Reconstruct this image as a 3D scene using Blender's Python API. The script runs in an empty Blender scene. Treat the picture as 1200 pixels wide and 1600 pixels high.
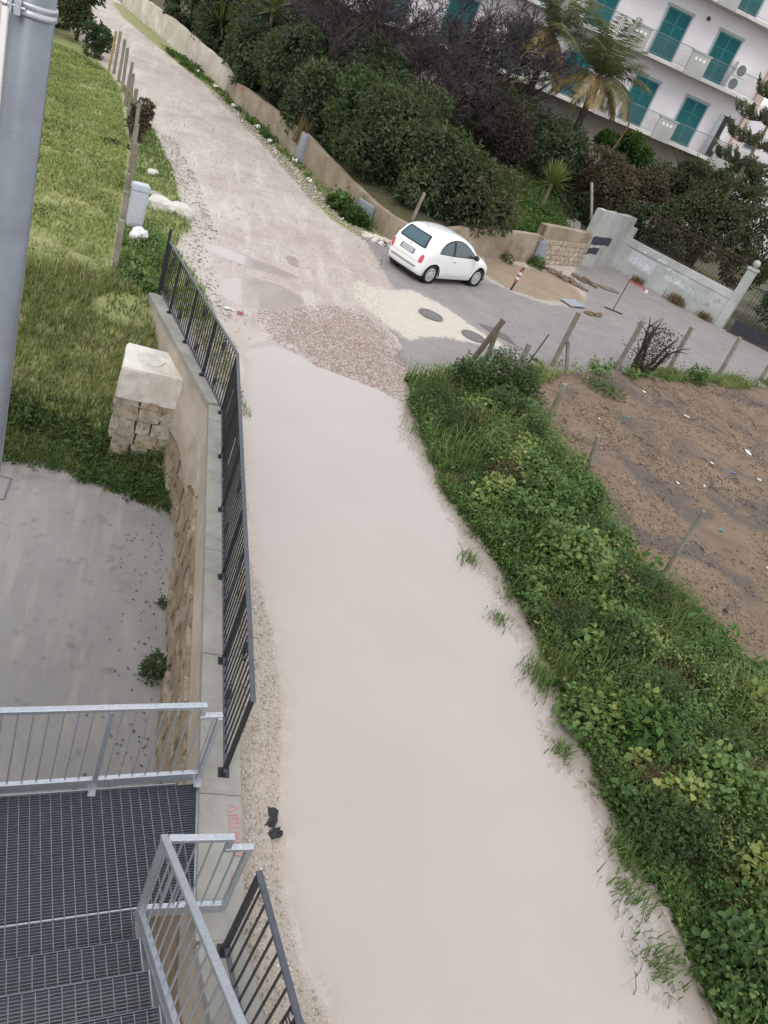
import bpy, bmesh, math, random
import numpy as np
from mathutils import Vector, Matrix
from mathutils.bvhtree import BVHTree

# ------------------------------------------------------------------ camera, sky, sun, exposure
SC = bpy.context.scene
COL = SC.collection
cam_data = bpy.data.cameras.new("camera")
cam = bpy.data.objects.new("camera", cam_data)
COL.objects.link(cam)
SC.camera = cam
cam_data.sensor_fit = 'VERTICAL'
cam_data.sensor_height = 24.0
cam_data.lens = 24.0 * 1245.0 / 1600.0
cam_data.clip_start = 0.05
cam_data.clip_end = 2000.0
cam.matrix_world = Matrix(((0.92459753, -0.19065456, -0.32980334, 0.0),
                           (-0.16239462, 0.58588077, -0.79395952, 0.0),
                           (0.34459744, 0.78765129, 0.51074264, 6.0),
                           (0, 0, 0, 1)))

world = bpy.data.worlds.new("World")
SC.world = world
world.use_nodes = True
wn = world.node_tree.nodes; wl = world.node_tree.links
wn.clear()
SUN_EL, SUN_AZ = math.radians(52), math.radians(200)
sky = wn.new('ShaderNodeTexSky'); sky.sky_type = 'NISHITA'; sky.sun_disc = False
sky.sun_elevation = SUN_EL; sky.sun_rotation = SUN_AZ
cloud = wn.new('ShaderNodeMixRGB'); cloud.inputs['Fac'].default_value = 0.86     # overcast: cloud deck over the blue
cloud.inputs['Color2'].default_value = (9.6, 9.7, 10.0, 1)
bg = wn.new('ShaderNodeBackground'); bg.inputs['Strength'].default_value = 0.10
wo = wn.new('ShaderNodeOutputWorld')
wl.new(sky.outputs[0], cloud.inputs['Color1']); wl.new(cloud.outputs[0], bg.inputs['Color']); wl.new(bg.outputs[0], wo.inputs[0])

sd = bpy.data.lights.new("sun", 'SUN'); sd.energy = 0.9; sd.angle = math.radians(28); sd.color = (1.0, 0.965, 0.92)
sun = bpy.data.objects.new("sun", sd); COL.objects.link(sun)
sdir = Vector((math.sin(SUN_AZ) * math.cos(SUN_EL), math.cos(SUN_AZ) * math.cos(SUN_EL), math.sin(SUN_EL)))
sun.rotation_euler = sdir.to_track_quat('Z', 'Y').to_euler(); sun.location = (0, 0, 60)

SC.view_settings.view_transform = 'Standard'
SC.view_settings.look = 'None'
SC.view_settings.gamma = 1.0
SC.view_settings.exposure = 0.55
SC.view_settings.use_curve_mapping = False
SC.render.engine = 'CYCLES'

# ------------------------------------------------------------------ helpers
rnd = random.Random(11)
rng = np.random.default_rng(11)
PI = math.pi
WM = {}                      # world matrix of every object we made (no depsgraph needed)

def tag(o, label=None, cat=None, group=None, kind=None):
    if label: o['label'] = label
    if cat: o['category'] = cat
    if group: o['group'] = group
    if kind: o['kind'] = kind
    return o

def link(o, parent=None, M=None):
    COL.objects.link(o)
    Mw = M if M is not None else Matrix.Identity(4)
    WM[o.name] = Mw
    if parent is not None:
        o.parent = parent
        o.matrix_local = WM[parent.name].inverted() @ Mw
    else:
        o.matrix_world = Mw
    return o

def thing(name, label, cat, loc=(0, 0, 0), rz=0.0, group=None, scale=1.0):
    o = bpy.data.objects.new(name, None)
    o.empty_display_size = 0.2
    link(o, None, Matrix.Translation(loc) @ Matrix.Rotation(rz, 4, 'Z') @ Matrix.Scale(scale, 4))
    return tag(o, label, cat, group)

def mesh_obj(name, me, mat, parent=None, M=None):
    o = bpy.data.objects.new(name, me)
    if mat is not None and len(me.materials) == 0: me.materials.append(mat)
    return link(o, parent, M)

def copy_tree(src, M, parent=None):
    c = src.copy(); COL.objects.link(c)
    c.parent = parent
    if parent is None: c.matrix_world = M
    WM[c.name] = M
    for ch in src.children:
        d = ch.copy(); COL.objects.link(d); d.parent = c; WM[d.name] = M @ ch.matrix_local
        d.matrix_local = ch.matrix_local
        for g2 in ch.children:
            e = g2.copy(); COL.objects.link(e); e.parent = d; e.matrix_local = g2.matrix_local
    return c

class MB:
    def __init__(s): s.v = []; s.f = []
    def add(s, vs, fs):
        o = len(s.v); s.v += [tuple(v) for v in vs]; s.f += [tuple(i + o for i in f) for f in fs]; return s
    def box(s, x0, x1, y0, y1, z0, z1):
        return s.add([(x0,y0,z0),(x1,y0,z0),(x1,y1,z0),(x0,y1,z0),(x0,y0,z1),(x1,y0,z1),(x1,y1,z1),(x0,y1,z1)],
                     [(0,3,2,1),(4,5,6,7),(0,1,5,4),(1,2,6,5),(2,3,7,6),(3,0,4,7)])
    def bar(s, a, b, w, h, up=(0, 0, 1)):
        a = Vector(a); b = Vector(b); d = (b - a).normalized(); u = Vector(up)
        if abs(d.dot(u)) > .99: u = Vector((0, 1, 0))
        sx = d.cross(u).normalized() * (w / 2); sz = sx.cross(d).normalized() * (h / 2)
        vs = [p + i * sx + j * sz for p in (a, b) for i, j in ((-1,-1),(1,-1),(1,1),(-1,1))]
        return s.add(vs, [(0,1,2,3),(7,6,5,4),(0,4,5,1),(1,5,6,2),(2,6,7,3),(3,7,4,0)])
    def tube(s, pts, r, n=8, cap=True):
        pts = [Vector(p) for p in pts]; m = len(pts)
        rs = [r] * m if isinstance(r, (int, float)) else list(r)
        o = len(s.v); ref = Vector((0, 0, 1))
        for i, p in enumerate(pts):
            d = (pts[min(i + 1, m - 1)] - pts[max(i - 1, 0)])
            if d.length < 1e-9: d = Vector((0, 0, 1))
            d.normalize()
            if abs(d.dot(ref)) > .95: ref = Vector((1, 0, 0)) if abs(d.x) < .9 else Vector((0, 1, 0))
            u = d.cross(ref).normalized(); w = u.cross(d).normalized()
            for k in range(n):
                a = 2 * PI * k / n; q = p + (u * math.cos(a) + w * math.sin(a)) * rs[i]
                s.v.append(tuple(q))
        for i in range(m - 1):
            for k in range(n):
                k2 = (k + 1) % n
                s.f.append((o+i*n+k, o+i*n+k2, o+(i+1)*n+k2, o+(i+1)*n+k))
        if cap and n > 2:
            s.f.append(tuple(o + k for k in range(n))[::-1]); s.f.append(tuple(o + (m - 1) * n + k for k in range(n)))
        return s
    def lathe(s, prof, n=24, c=(0, 0, 0), axis='z'):
        o = len(s.v)
        for r, h in prof:
            for k in range(n):
                a = 2 * PI * k / n; x, y = r * math.cos(a), r * math.sin(a)
                p = (x, y, h) if axis == 'z' else (x, h, y)
                s.v.append((p[0] + c[0], p[1] + c[1], p[2] + c[2]))
        for i in range(len(prof) - 1):
            for k in range(n):
                k2 = (k + 1) % n
                f = (o+i*n+k, o+i*n+k2, o+(i+1)*n+k2, o+(i+1)*n+k)
                s.f.append(f if axis == 'z' else f[::-1])
        return s
    def prism(s, poly, z0, z1):
        n = len(poly)
        vs = [(x, y, z0) for x, y in poly] + [(x, y, z1) for x, y in poly]
        return s.add(vs, [tuple(range(n))[::-1], tuple(range(n, 2*n))] + [(i, (i+1) % n, n + (i+1) % n, n + i) for i in range(n)])
    def mesh(s, name, smooth=False, bevel=0.0, seg=1):
        me = bpy.data.meshes.new(name); me.from_pydata(s.v, [], s.f); me.update()
        bm = bmesh.new(); bm.from_mesh(me)
        bmesh.ops.recalc_face_normals(bm, faces=bm.faces)
        if bevel:
            bmesh.ops.bevel(bm, geom=[e for e in bm.edges], offset=bevel, segments=seg, affect='EDGES', clamp_overlap=True)
        bm.to_mesh(me); bm.free()
        if smooth: me.polygons.foreach_set('use_smooth', [True] * len(me.polygons))
        return me
    def build(s, name, mat, parent=None, smooth=False, bevel=0.0, seg=1, M=None, local=False):
        # local: verts are given in the parent's frame
        me = s.mesh(name, smooth, bevel, seg)
        if local and parent is not None: M = WM[parent.name]
        return mesh_obj(name, me, mat, parent, M)

def rot2(p, a):
    c, s_ = math.cos(a), math.sin(a); return (p[0]*c - p[1]*s_, p[0]*s_ + p[1]*c)

# fast triangle mesh from numpy, with a per-vertex "tint"
def np_mesh(name, V, F, tint=None, smooth=False):
    me = bpy.data.meshes.new(name)
    V = np.asarray(V, np.float32); F = np.asarray(F, np.int32); k = F.shape[1]
    me.vertices.add(len(V)); me.vertices.foreach_set('co', V.ravel())
    me.loops.add(F.size); me.loops.foreach_set('vertex_index', F.ravel())
    me.polygons.add(len(F)); me.polygons.foreach_set('loop_start', np.arange(0, F.size, k, dtype=np.int32))
    me.polygons.foreach_set('loop_total', np.full(len(F), k, np.int32))
    if smooth: me.polygons.foreach_set('use_smooth', np.ones(len(F), bool))
    me.update(calc_edges=True)
    if tint is not None:
        for nm, arr in (tint.items() if isinstance(tint, dict) else [('tint', tint)]):
            at = me.attributes.new(nm, 'FLOAT', 'POINT'); at.data.foreach_set('value', np.asarray(arr, np.float32))
    me.validate()
    return me

def unit(a): return a / np.maximum(np.linalg.norm(a, axis=-1, keepdims=True), 1e-9)

def leaf_arrays(P, D, N, L, W, tint, fold=.18, rnd6=False):
    # rhombic folded leaves: P base, D direction, N normal, L length, W width
    D = unit(D); S = unit(np.cross(D, N)); U = np.cross(S, D)
    L = np.broadcast_to(L, (len(P),))[:, None]; W = np.broadcast_to(W, (len(P),))[:, None]
    if not rnd6:
        mid = P + D * L * .45 + U * L * fold
        V = np.stack([P, mid + S * W * .5, P + D * L, mid - S * W * .5], 1)
        i = np.arange(len(P))[:, None] * 4
        F = np.concatenate([i + np.array([[0, 1, 2]]), i + np.array([[0, 2, 3]])], 1).reshape(-1, 3)
        return V.reshape(-1, 3), F, np.repeat(tint, 4)
    m1 = P + D*L*.28 + U*L*fold; m2 = P + D*L*.68 + U*L*fold*.8; tip = P + D*L - U*L*.12
    V = np.stack([P, m1 + S*W*.46, m2 + S*W*.40, tip, m2 - S*W*.40, m1 - S*W*.46], 1)
    i = np.arange(len(P))[:, None] * 6
    F = np.concatenate([i + np.array([q]) for q in ([0,1,2],[0,2,3],[0,3,4],[0,4,5])], 1).reshape(-1, 3)
    return V.reshape(-1, 3), F, np.repeat(tint, 6)

def blade_arrays(P, lean, Hh, W, tint, droop=.5):
    # grass blades: base P, lean (horizontal vector), height
    n = len(P); Hh = np.broadcast_to(Hh, (n,))[:, None]; W = np.broadcast_to(W, (n,))[:, None]
    up = np.array([[0, 0, 1.0]]); side = unit(np.cross(np.where(np.abs(lean) < 1e-6, 1e-3, lean), up))
    ll = np.linalg.norm(lean, axis=1, keepdims=True)
    def at(t): return P + up * Hh * (t - droop * .55 * ll * t * t) + lean * Hh * t * t
    a, b, c = at(.38), at(.72), at(1.0)
    V = np.stack([P - side*W*.5, P + side*W*.5, a - side*W*.48, a + side*W*.48, b - side*W*.32, b + side*W*.32, c], 1)
    i = np.arange(n)[:, None] * 7
    F = np.concatenate([i + np.array([q]) for q in ([0,1,3],[0,3,2],[2,3,5],[2,5,4],[4,5,6])], 1).reshape(-1, 3)
    return V.reshape(-1, 3), F, np.repeat(tint, 7)

def join_arrays(parts):
    Vs, Fs, Ts, o = [], [], [], 0
    for V, F, T in parts:
        Vs.append(V); Fs.append(F + o); Ts.append(T); o += len(V)
    return np.concatenate(Vs), np.concatenate(Fs), np.concatenate(Ts)

def _hash(ix, iy, seed):
    h = (ix.astype(np.int64)*374761393 + iy.astype(np.int64)*668265263 + seed*974634777) & 0x7fffffff
    h = ((h ^ (h >> 13))*1274126177) & 0x7fffffff
    return ((h ^ (h >> 16)) & 0xffff)/65535.0
def fbm(x, y, seed=0, f0=.3, octv=4):
    # smooth value noise, roughly -1..1
    x = np.asarray(x, float); y = np.asarray(y, float); out = np.zeros_like(x); a, f, tot = 1.0, f0*1.6, 0
    for o in range(octv):
        th = .6*o+.3; u = (x*math.cos(th)+y*math.sin(th))*f+17.3*o; v = (-x*math.sin(th)+y*math.cos(th))*f+9.1*o
        iu, iv = np.floor(u), np.floor(v); fu, fv = u-iu, v-iv; fu = fu*fu*(3-2*fu); fv = fv*fv*(3-2*fv)
        h = lambda p, q: _hash(iu+p, iv+q, seed+o*31)
        out += a*((h(0,0)*(1-fu)+h(1,0)*fu)*(1-fv)+(h(0,1)*(1-fu)+h(1,1)*fu)*fv - .5); tot += a
        a *= .5; f *= 2.03
    return out/tot*3.4

def sdist(X, Y, poly):
    # signed distance, positive inside
    P = np.stack([np.ravel(X), np.ravel(Y)], 1); n = len(poly)
    dmin = np.full(len(P), 1e9); inside = np.zeros(len(P), bool)
    for i in range(n):
        a = np.array(poly[i], float); b = np.array(poly[(i+1) % n], float); e = b - a
        t = np.clip(((P - a) @ e) / max(e @ e, 1e-9), 0, 1)
        dmin = np.minimum(dmin, np.linalg.norm(P - a - t[:, None]*e, axis=1))
        c = ((a[1] > P[:, 1]) != (b[1] > P[:, 1]))
        with np.errstate(divide='ignore', invalid='ignore'):
            xi = (b[0]-a[0]) * (P[:, 1]-a[1]) / (b[1]-a[1] if b[1] != a[1] else 1e-9) + a[0]
        inside ^= (c & (P[:, 0] < xi))
    return np.where(inside, dmin, -dmin).reshape(np.shape(X))

def chaikin(poly, it=3):
    p = [np.array(q, float) for q in poly]
    for _ in range(it): p = [c for i in range(len(p)) for c in (p[i]*.75 + p[(i+1) % len(p)]*.25, p[i]*.25 + p[(i+1) % len(p)]*.75)]
    return [tuple(q) for q in p]
def in_poly(poly, n, seed=0):
    r = np.random.default_rng(seed); p = np.array(poly); lo, hi = p.min(0), p.max(0); out = []
    tot = 0
    while tot < n:
        q = r.uniform(lo, hi, (n*2, 2)); q = q[sdist(q[:, 0], q[:, 1], poly) > 0]; out.append(q); tot += len(q)
    return np.concatenate(out)[:n]

# ------------------------------------------------------------------ materials
class NT:
    def __init__(s, name):
        s.m = bpy.data.materials.new(name); s.m.use_nodes = True; s.t = s.m.node_tree; s.t.nodes.clear()
        s.out = s.n('ShaderNodeOutputMaterial')
    def n(s, typ, **kw):
        x = s.t.nodes.new(typ)
        for k, v in kw.items(): setattr(x, k, v)
        return x
    def l(s, a, b): s.t.links.new(a, b)
    def set(s, sock, v):
        if hasattr(v, 'is_output') or isinstance(v, bpy.types.NodeSocket): s.l(v, sock)
        else: sock.default_value = v
    def pos(s):
        if not hasattr(s, '_p'): s._p = s.n('ShaderNodeNewGeometry').outputs['Position']
        return s._p
    def noise(s, scale, detail=5, rough=.6, vec=None, dist=0):
        x = s.n('ShaderNodeTexNoise'); s.l(vec or s.pos(), x.inputs['Vector'])
        x.inputs['Scale'].default_value = scale; x.inputs['Detail'].default_value = detail
        x.inputs['Roughness'].default_value = rough; x.inputs['Distortion'].default_value = dist
        return x.outputs['Fac']
    def voro(s, scale, feature='F1', out='Distance', vec=None):
        x = s.n('ShaderNodeTexVoronoi', feature=feature); s.l(vec or s.pos(), x.inputs['Vector']); x.inputs['Scale'].default_value = scale
        return x.outputs[out]
    def ramp(s, fac, stops):
        x = s.n('ShaderNodeValToRGB'); s.l(fac, x.inputs[0]); e = x.color_ramp.elements
        while len(e) < len(stops): e.new(.5)
        for k, (p, c) in enumerate(stops):
            e[k].position = p; e[k].color = (c, c, c, 1) if isinstance(c, (int, float)) else (*c, 1)
        return x.outputs[0]
    def mix(s, fac, a, b, mode='MIX'):
        x = s.n('ShaderNodeMixRGB', blend_type=mode)
        s.set(x.inputs[0], fac)
        for i, q in ((1, a), (2, b)):
            if isinstance(q, tuple): x.inputs[i].default_value = (*q, 1)
            else: s.set(x.inputs[i], q)
        return x.outputs[0]
    def math(s, op, a, b=0.0, clamp=False):
        x = s.n('ShaderNodeMath', operation=op); x.use_clamp = clamp
        s.set(x.inputs[0], a); s.set(x.inputs[1], b); return x.outputs[0]
    def attr(s, name): 
        x = s.n('ShaderNodeAttribute', attribute_name=name); return x.outputs['Fac']
    def mask(s, d, w=.05, nz=None, amp=0.0):
        # soft threshold of a signed distance, with ragged edge
        if nz is not None: d = s.math('ADD', d, s.math('MULTIPLY', s.math('SUBTRACT', nz, .5), amp))
        x = s.n('ShaderNodeMapRange', interpolation_type='SMOOTHSTEP'); s.set(x.inputs['Value'], d)
        x.inputs['From Min'].default_value = -w; x.inputs['From Max'].default_value = w
        return x.outputs[0]
    def bump(s, h, strength=.3, dist=.02, nrm=None):
        x = s.n('ShaderNodeBump'); s.l(h, x.inputs['Height']); x.inputs['Strength'].default_value = strength; x.inputs['Distance'].default_value = dist
        if nrm is not None: s.l(nrm, x.inputs['Normal'])
        return x.outputs[0]
    def bsdf(s, color, rough=.8, metal=0, normal=None, spec=.5, **kw):
        b = s.n('ShaderNodeBsdfPrincipled')
        if isinstance(color, tuple): b.inputs['Base Color'].default_value = (*color, 1)
        else: s.l(color, b.inputs['Base Color'])
        s.set(b.inputs['Roughness'], rough); s.set(b.inputs['Metallic'], metal); b.inputs['Specular IOR Level'].default_value = spec
        if normal is not None: s.l(normal, b.inputs['Normal'])
        for k, v in kw.items(): s.set(b.inputs[k.replace('_', ' ')], v)
        return b
    def done(s, sh):
        s.l(sh.outputs[0] if hasattr(sh, 'outputs') else sh, s.out.inputs['Surface']); return s.m

def plain(name, c1, c2=None, scale=6, rough=.7, bump=.15, bscale=40, metal=0, spec=.4, bdist=.01):
    t = NT(name); c2 = c2 or tuple(v * .8 for v in c1)
    nz = t.noise(scale, 6, .65); f = t.ramp(nz, [(.3, 0.0), (.7, 1.0)])
    col = t.mix(f, c1, c2)
    nrm = t.bump(t.noise(bscale, 4), bump, bdist) if bump else None
    return t.done(t.bsdf(col, rough, metal, nrm, spec))

def leafmat(name, stops, rough=.55, trans=.3, nscale=1.5):
    t = NT(name)
    a = t.attr('tint'); nz = t.noise(nscale, 3)
    f = t.math('ADD', t.math('MULTIPLY', a, .72), t.math('MULTIPLY', nz, .28))
    col = t.ramp(f, stops)
    b = t.bsdf(col, rough, 0, None, .35)
    tr = t.n('ShaderNodeBsdfTranslucent'); t.l(t.mix(.5, col, (.25, .3, .05)), tr.inputs[0])
    mx = t.n('ShaderNodeMixShader'); mx.inputs[0].default_value = trans
    t.l(b.outputs[0], mx.inputs[1]); t.l(tr.outputs[0], mx.inputs[2])
    return t.done(mx)
# ---- shared materials
def m_galv():
    t = NT('galvanised_steel')
    v = t.n('ShaderNodeTexVoronoi'); t.l(t.pos(), v.inputs['Vector']); v.inputs['Scale'].default_value = 60
    sp = t.ramp(v.outputs['Color'], [(.2, (.40, .43, .47)), (.8, (.50, .53, .57))])
    col = t.mix(t.ramp(t.noise(7, 6), [(.35, 0.0), (.75, .7)]), sp, (.42, .45, .49))
    return t.done(t.bsdf(col, t.math('ADD', t.math('MULTIPLY', t.noise(30, 4), .25), .33), .75, t.bump(t.noise(90, 3), .08, .003), .5))
M_GALV = m_galv()
def m_pipe():
    t = NT('dull_zinc_pipe'); col = t.mix(t.ramp(t.noise(9, 6), [(.3, 0.0), (.7, 1.0)]), (.15, .172, .20), (.205, .23, .26))
    col = t.mix(t.ramp(t.noise(70, 4), [(.6, 0.0), (.75, .35)]), col, (.30, .32, .34))
    return t.done(t.bsdf(col, .36, .35, t.bump(t.noise(60, 3), .04, .003), .5))
M_PIPE = m_pipe()
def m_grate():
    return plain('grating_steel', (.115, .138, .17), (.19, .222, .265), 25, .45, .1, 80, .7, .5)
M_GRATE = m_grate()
M_IRON = plain('black_painted_iron', (.012, .013, .016), (.022, .023, .028), 12, .42, .08, 60, 0, .5)
M_IRONTOP = plain('slate_painted_rail', (.045, .05, .066), (.07, .078, .1), 14, .4, .06, 60, 0, .5)
def m_conc(name, base, dark, light, sc=3.0, rough=.85, crack=True):
    t = NT(name)
    n1 = t.noise(sc, 8, .65, dist=.4); n2 = t.noise(sc * 7, 6, .7); n3 = t.noise(sc * .35, 4)
    col = t.mix(t.ramp(n1, [(.32, 0.0), (.68, 1.0)]), base, dark)
    col = t.mix(t.ramp(n3, [(.45, 0.0), (.7, .8)]), col, light)
    col = t.mix(t.ramp(n2, [(.62, 0.0), (.75, .5)]), col, tuple(v * .55 for v in dark))
    nr = t.bump(n2, .35, .012)
    return t.done(t.bsdf(col, rough, 0, nr, .3))
M_COPING = m_conc('coping_concrete', (.30, .285, .26), (.22, .21, .185), (.36, .345, .315), 4)
M_PLASTER = m_conc('beige_render', (.42, .36, .295), (.31, .255, .195), (.50, .44, .375), 2.2)
M_WHITEPL = m_conc('pale_render', (.55, .49, .42), (.42, .36, .29), (.68, .63, .56), 3)
M_WALLROAD = m_conc('road_wall_render', (.33, .27, .20), (.20, .15, .10), (.43, .37, .30), 1.6)
M_GREYWALL = m_conc('grey_block_wall', (.40, .40, .38), (.28, .29, .27), (.50, .51, .50), 1.4)
M_POST = m_conc('concrete_post', (.24, .215, .175), (.15, .135, .10), (.31, .285, .24), 8)
M_YELLOWPOST = m_conc('yellow_wooden_post', (.36, .27, .11), (.25, .18, .07), (.42, .33, .16), 8)
def m_stone(name, stops, bs=14):
    t = NT(name); oi = t.n('ShaderNodeObjectInfo').outputs['Random']
    base = t.ramp(oi, stops); n1 = t.noise(6, 8, .7); n2 = t.noise(bs, 8, .75)
    col = t.mix(t.ramp(n1, [(.35, 0.0), (.62, .8)]), base, (.20, .155, .105))
    col = t.mix(t.ramp(n2, [(.52, 0.0), (.66, .7)]), col, (.09, .072, .05))
    return t.done(t.bsdf(col, .9, 0, t.bump(n2, .6, .02), .25))
M_RUBBLE = m_stone('rubble_stone', [(0, (.22, .17, .115)), (.5, (.33, .27, .20)), (1, (.42, .365, .295))])
M_PIERST = m_stone('pier_stone', [(0, (.38, .34, .29)), (.6, (.50, .455, .40)), (1, (.40, .31, .20))])
M_BLOCK = m_stone('tufa_block', [(0, (.52, .42, .32)), (1, (.62, .53, .43))])
M_MORTAR = m_conc('earthy_mortar', (.25, .185, .115), (.15, .11, .07), (.32, .25, .17), 5)
M_ROCK = m_conc('limestone_rock', (.62, .60, .54), (.44, .42, .36), (.74, .72, .67), 6)
M_WHITEPAINT = plain('white_paint', (.80, .80, .80), (.74, .74, .73), 3, .5, .04)
M_BARK = plain('bark', (.10, .075, .055), (.055, .042, .035), 14, .9, .6, 30, bdist=.02)
M_PALEBARK = plain('pale_bark', (.26, .22, .15), (.14, .115, .08), 10, .9, .5, 30, bdist=.02)
M_TWIG = plain('purple_grey_twigs', (.060, .042, .046), (.034, .026, .03), 5, .85, .2, 40)
M_BURNT = plain('burnt_wood', (.022, .017, .016), (.05, .035, .028), 20, .85, .5, 40, bdist=.01)
L_DARK = leafmat('dark_evergreen_leaves', [(.0, (.018, .032, .018)), (.45, (.040, .068, .034)), (.75, (.072, .108, .048)), (1, (.16, .17, .08))])
L_MID = leafmat('mid_green_leaves', [(.0, (.022, .044, .017)), (.5, (.046, .088, .030)), (.85, (.078, .13, .042)), (1, (.16, .18, .07))])
L_BRIGHT = leafmat('bright_green_leaves', [(.0, (.02, .05, .012)), (.5, (.05, .12, .022)), (.85, (.10, .19, .035)), (1, (.22, .24, .05))])
L_WEED = leafmat('weed_leaves', [(.0, (.024, .048, .018)), (.30, (.052, .108, .032)), (.58, (.10, .185, .05)), (.80, (.20, .28, .08)), (.93, (.36, .35, .11)), (1, (.52, .40, .08))])
L_RUST = leafmat('russet_brown_leaves', [(.0, (.028, .022, .014)), (.4, (.066, .048, .032)), (.7, (.115, .078, .05)), (1, (.13, .13, .055))])
L_OLIVE = leafmat('olive_leaves', [(.0, (.024, .034, .018)), (.5, (.060, .076, .036)), (.85, (.115, .12, .056)), (1, (.21, .165, .09))])
L_GRASS = leafmat('grass_blades', [(.0, (.045, .09, .026)), (.45, (.11, .19, .05)), (.75, (.21, .27, .085)), (1, (.42, .36, .18))], .6, .35, .35)
L_FIELD = leafmat('field_grass_blades', [(.0, (.13, .19, .055)), (.4, (.25, .315, .10)), (.7, (.38, .40, .155)), (1, (.53, .47, .25))], .6, .35, .25)
L_DRY = leafmat('dry_grass', [(.0, (.09, .06, .035)), (.5, (.20, .14, .075)), (1, (.36, .28, .16))], .8, .25)
L_PALM = leafmat('palm_leaflets', [(.0, (.04, .05, .025)), (.4, (.09, .11, .05)), (.75, (.17, .18, .08)), (1, (.28, .24, .10))], .6, .3)
L_PALMDRY = leafmat('dry_palm_leaflets', [(.0, (.20, .14, .06)), (.5, (.34, .25, .11)), (1, (.46, .37, .17))], .7, .3)
L_YUCCA = leafmat('yucca_leaves', [(.0, (.04, .06, .018)), (.5, (.10, .14, .035)), (1, (.26, .28, .09))], .5, .2)
L_PINE = leafmat('conifer_needles', [(.0, (.035, .048, .022)), (.5, (.085, .105, .05)), (1, (.17, .19, .10))], .7, .1)
# ------------------------------------------------------------------ ground: terrain height and regions (metres, camera at x=0 y=0 z=6)
YARD = -2.4
PUD = [(1.93,13.96),(1.91,13.41),(1.84,10.3),(1.84,8.0),(2.14,6.55),(2.17,5.44),(2.09,4.32),(2.02,3.7),(2.14,2.92),(2.36,2.48),(2.7,.4),(5.9,.4),
       (5.73,2.45),(5.75,3.23),(5.66,4.37),(5.62,5.45),(5.66,7.03),(5.52,8.58),(5.13,10.08),(5.06,11.84),(5.0,13.3),(4.38,13.65),(3.36,13.98),(2.51,14.6)]
PUD2 = [(1.1,17.0),(1.81,18.0),(3.17,18.05),(3.5,17.1),(2.7,16.1),(1.51,15.55)]
PUD3 = [(.78,18.94),(1.22,19.5),(2.3,19.33),(3.63,18.88),(3.35,18.44),(2.26,18.3),(1.23,18.5)]
PUD4 = [(2.85,20.06),(3.36,20.62),(3.72,19.87),(3.18,19.26)]
PUD2, PUD3, PUD4 = [chaikin(p, 3) for p in (PUD2, PUD3, PUD4)]
PUDS = [PUD, PUD2, PUD3, PUD4]
ASPH = [(5.80,24.3),(5.9,22.5),(5.98,21.29),(6.03,20.35),(6.01,19.7),(5.6,19.2),(5.3,17.5),(5.5,16.2),(5.15,15.3),(5.4,14.75),(7,15.6),(10,17.35),(12.5,18.6),(15,19.75),(17.5,20.7),(34,28),(34,34),
        (22.2,28.3),(18.8,32.6),(16.1,30.5),(15.2,28.5),(14.8,26.2),(13.6,24.2),(12,23.4),(10.8,23.4),(9.6,24.3),(8.6,25.0),(7.2,24.4),(6.5,24.7)]
PATCH = [(5.0,19.9),(5.5,19.62),(6.67,20.48),(7.41,19.97),(7.89,19.25),(8.14,18.79),(8.81,18.22),(8.61,17.9),(7.83,17.73),(6.99,17.54),(6.21,17.07),(5.78,16.59),(5.3,17.3),(4.7,18.5)]
PINK = [(2.45,15.86),(3.37,16.6),(4.3,17.3),(5.16,16.65),(5.3,15.35),(5.15,13.7),(4.52,13.5),(3.62,13.7),(3.04,14.4),(2.53,14.94)]
PINK = chaikin(PINK, 2)
STRIP = [(5.23,14.45),(5.05,11.84),(5.13,10.08),(5.52,8.58),(5.66,7.03),(5.62,5.45),(5.65,4.37),(5.77,3.23),(5.75,2.45),(5.9,.4),(10,.4),(9.7,4),(9.31,6.58),(9.12,7.56),(8.76,8.63),(8.39,10.22),(8.37,12.05),(8.02,13.89),(8.4,15.6),(6.6,15.2)]
SOIL = [(8.6,15.95),(10,17.5),(12.5,18.7),(15,19.9),(17.5,20.8),(32,26.8),(60,10),(40,-6),(10,-6),(9.7,4),(9.3,6.6),(9.1,7.6),(8.76,8.6),(8.4,10.2),(8.37,12),(8.0,13.9)]
LVERGE = [(-.7,14.6),(1.2,14.4),(1.3,15.1),(1.1,16.3),(.75,17.2),(.42,18.2),(.5,18.9),(.75,20),(.45,21.5),(0,25),(-.75,29),(-1.5,31.5),(-2.0,34),(-2.4,35),(-2.1,33.5),(-1.2,26),(-.85,20.7),(-.65,15.8)]
FIELD = [(-.65,15.8),(-.85,20.7),(-1.2,26),(-2.2,33.7),(-2.9,36.2),(-7,48),(-12,56),(-90,56),(-90,11.9),(-1.65,11.9),(-.68,12.1),(0,11.76),(.75,11.54),(1.24,11.4),(1.0,12.6),(.2,15.0)]
RVERGE = [(6.3,24.2),(5.7,24.1),(4.9,25),(4.15,28.1),(2.83,34.1),(1,40.7),(-1.66,47.6),(-4.2,54.3),(-5.4,60),(-4.8,60),(-1.7,51),(0,46.2),(1.6,42.9),(2,38.7),(3.86,34),(4.45,31.7),(5,29.6),(6,26.4),(6.7,25)]
WALLLINE = [(-4.77,60.4),(-3.41,55.6),(-1.7,51.08),(0,46.2),(1.6,42.9),(2.0,38.7),(3.86,34.05),(4.45,31.7),(4.99,29.6),(5.97,26.4),(6.83,24.9),(7.74,24.55),(10.4,26.55),(13.2,28.35),(16.1,30.5),(18.8,32.6),(22.2,28.3)]
GARDEN = WALLLINE + [(25,25.5),(40,24),(120,20),(120,160),(-20,160),(-7,66)]
MUDDY = [(10.9,27.0),(9.75,24.9),(10.7,23.7),(12,23.7),(14.3,25.1),(14.5,26.4),(14.2,28.0),(12.6,27.4)]
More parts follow.
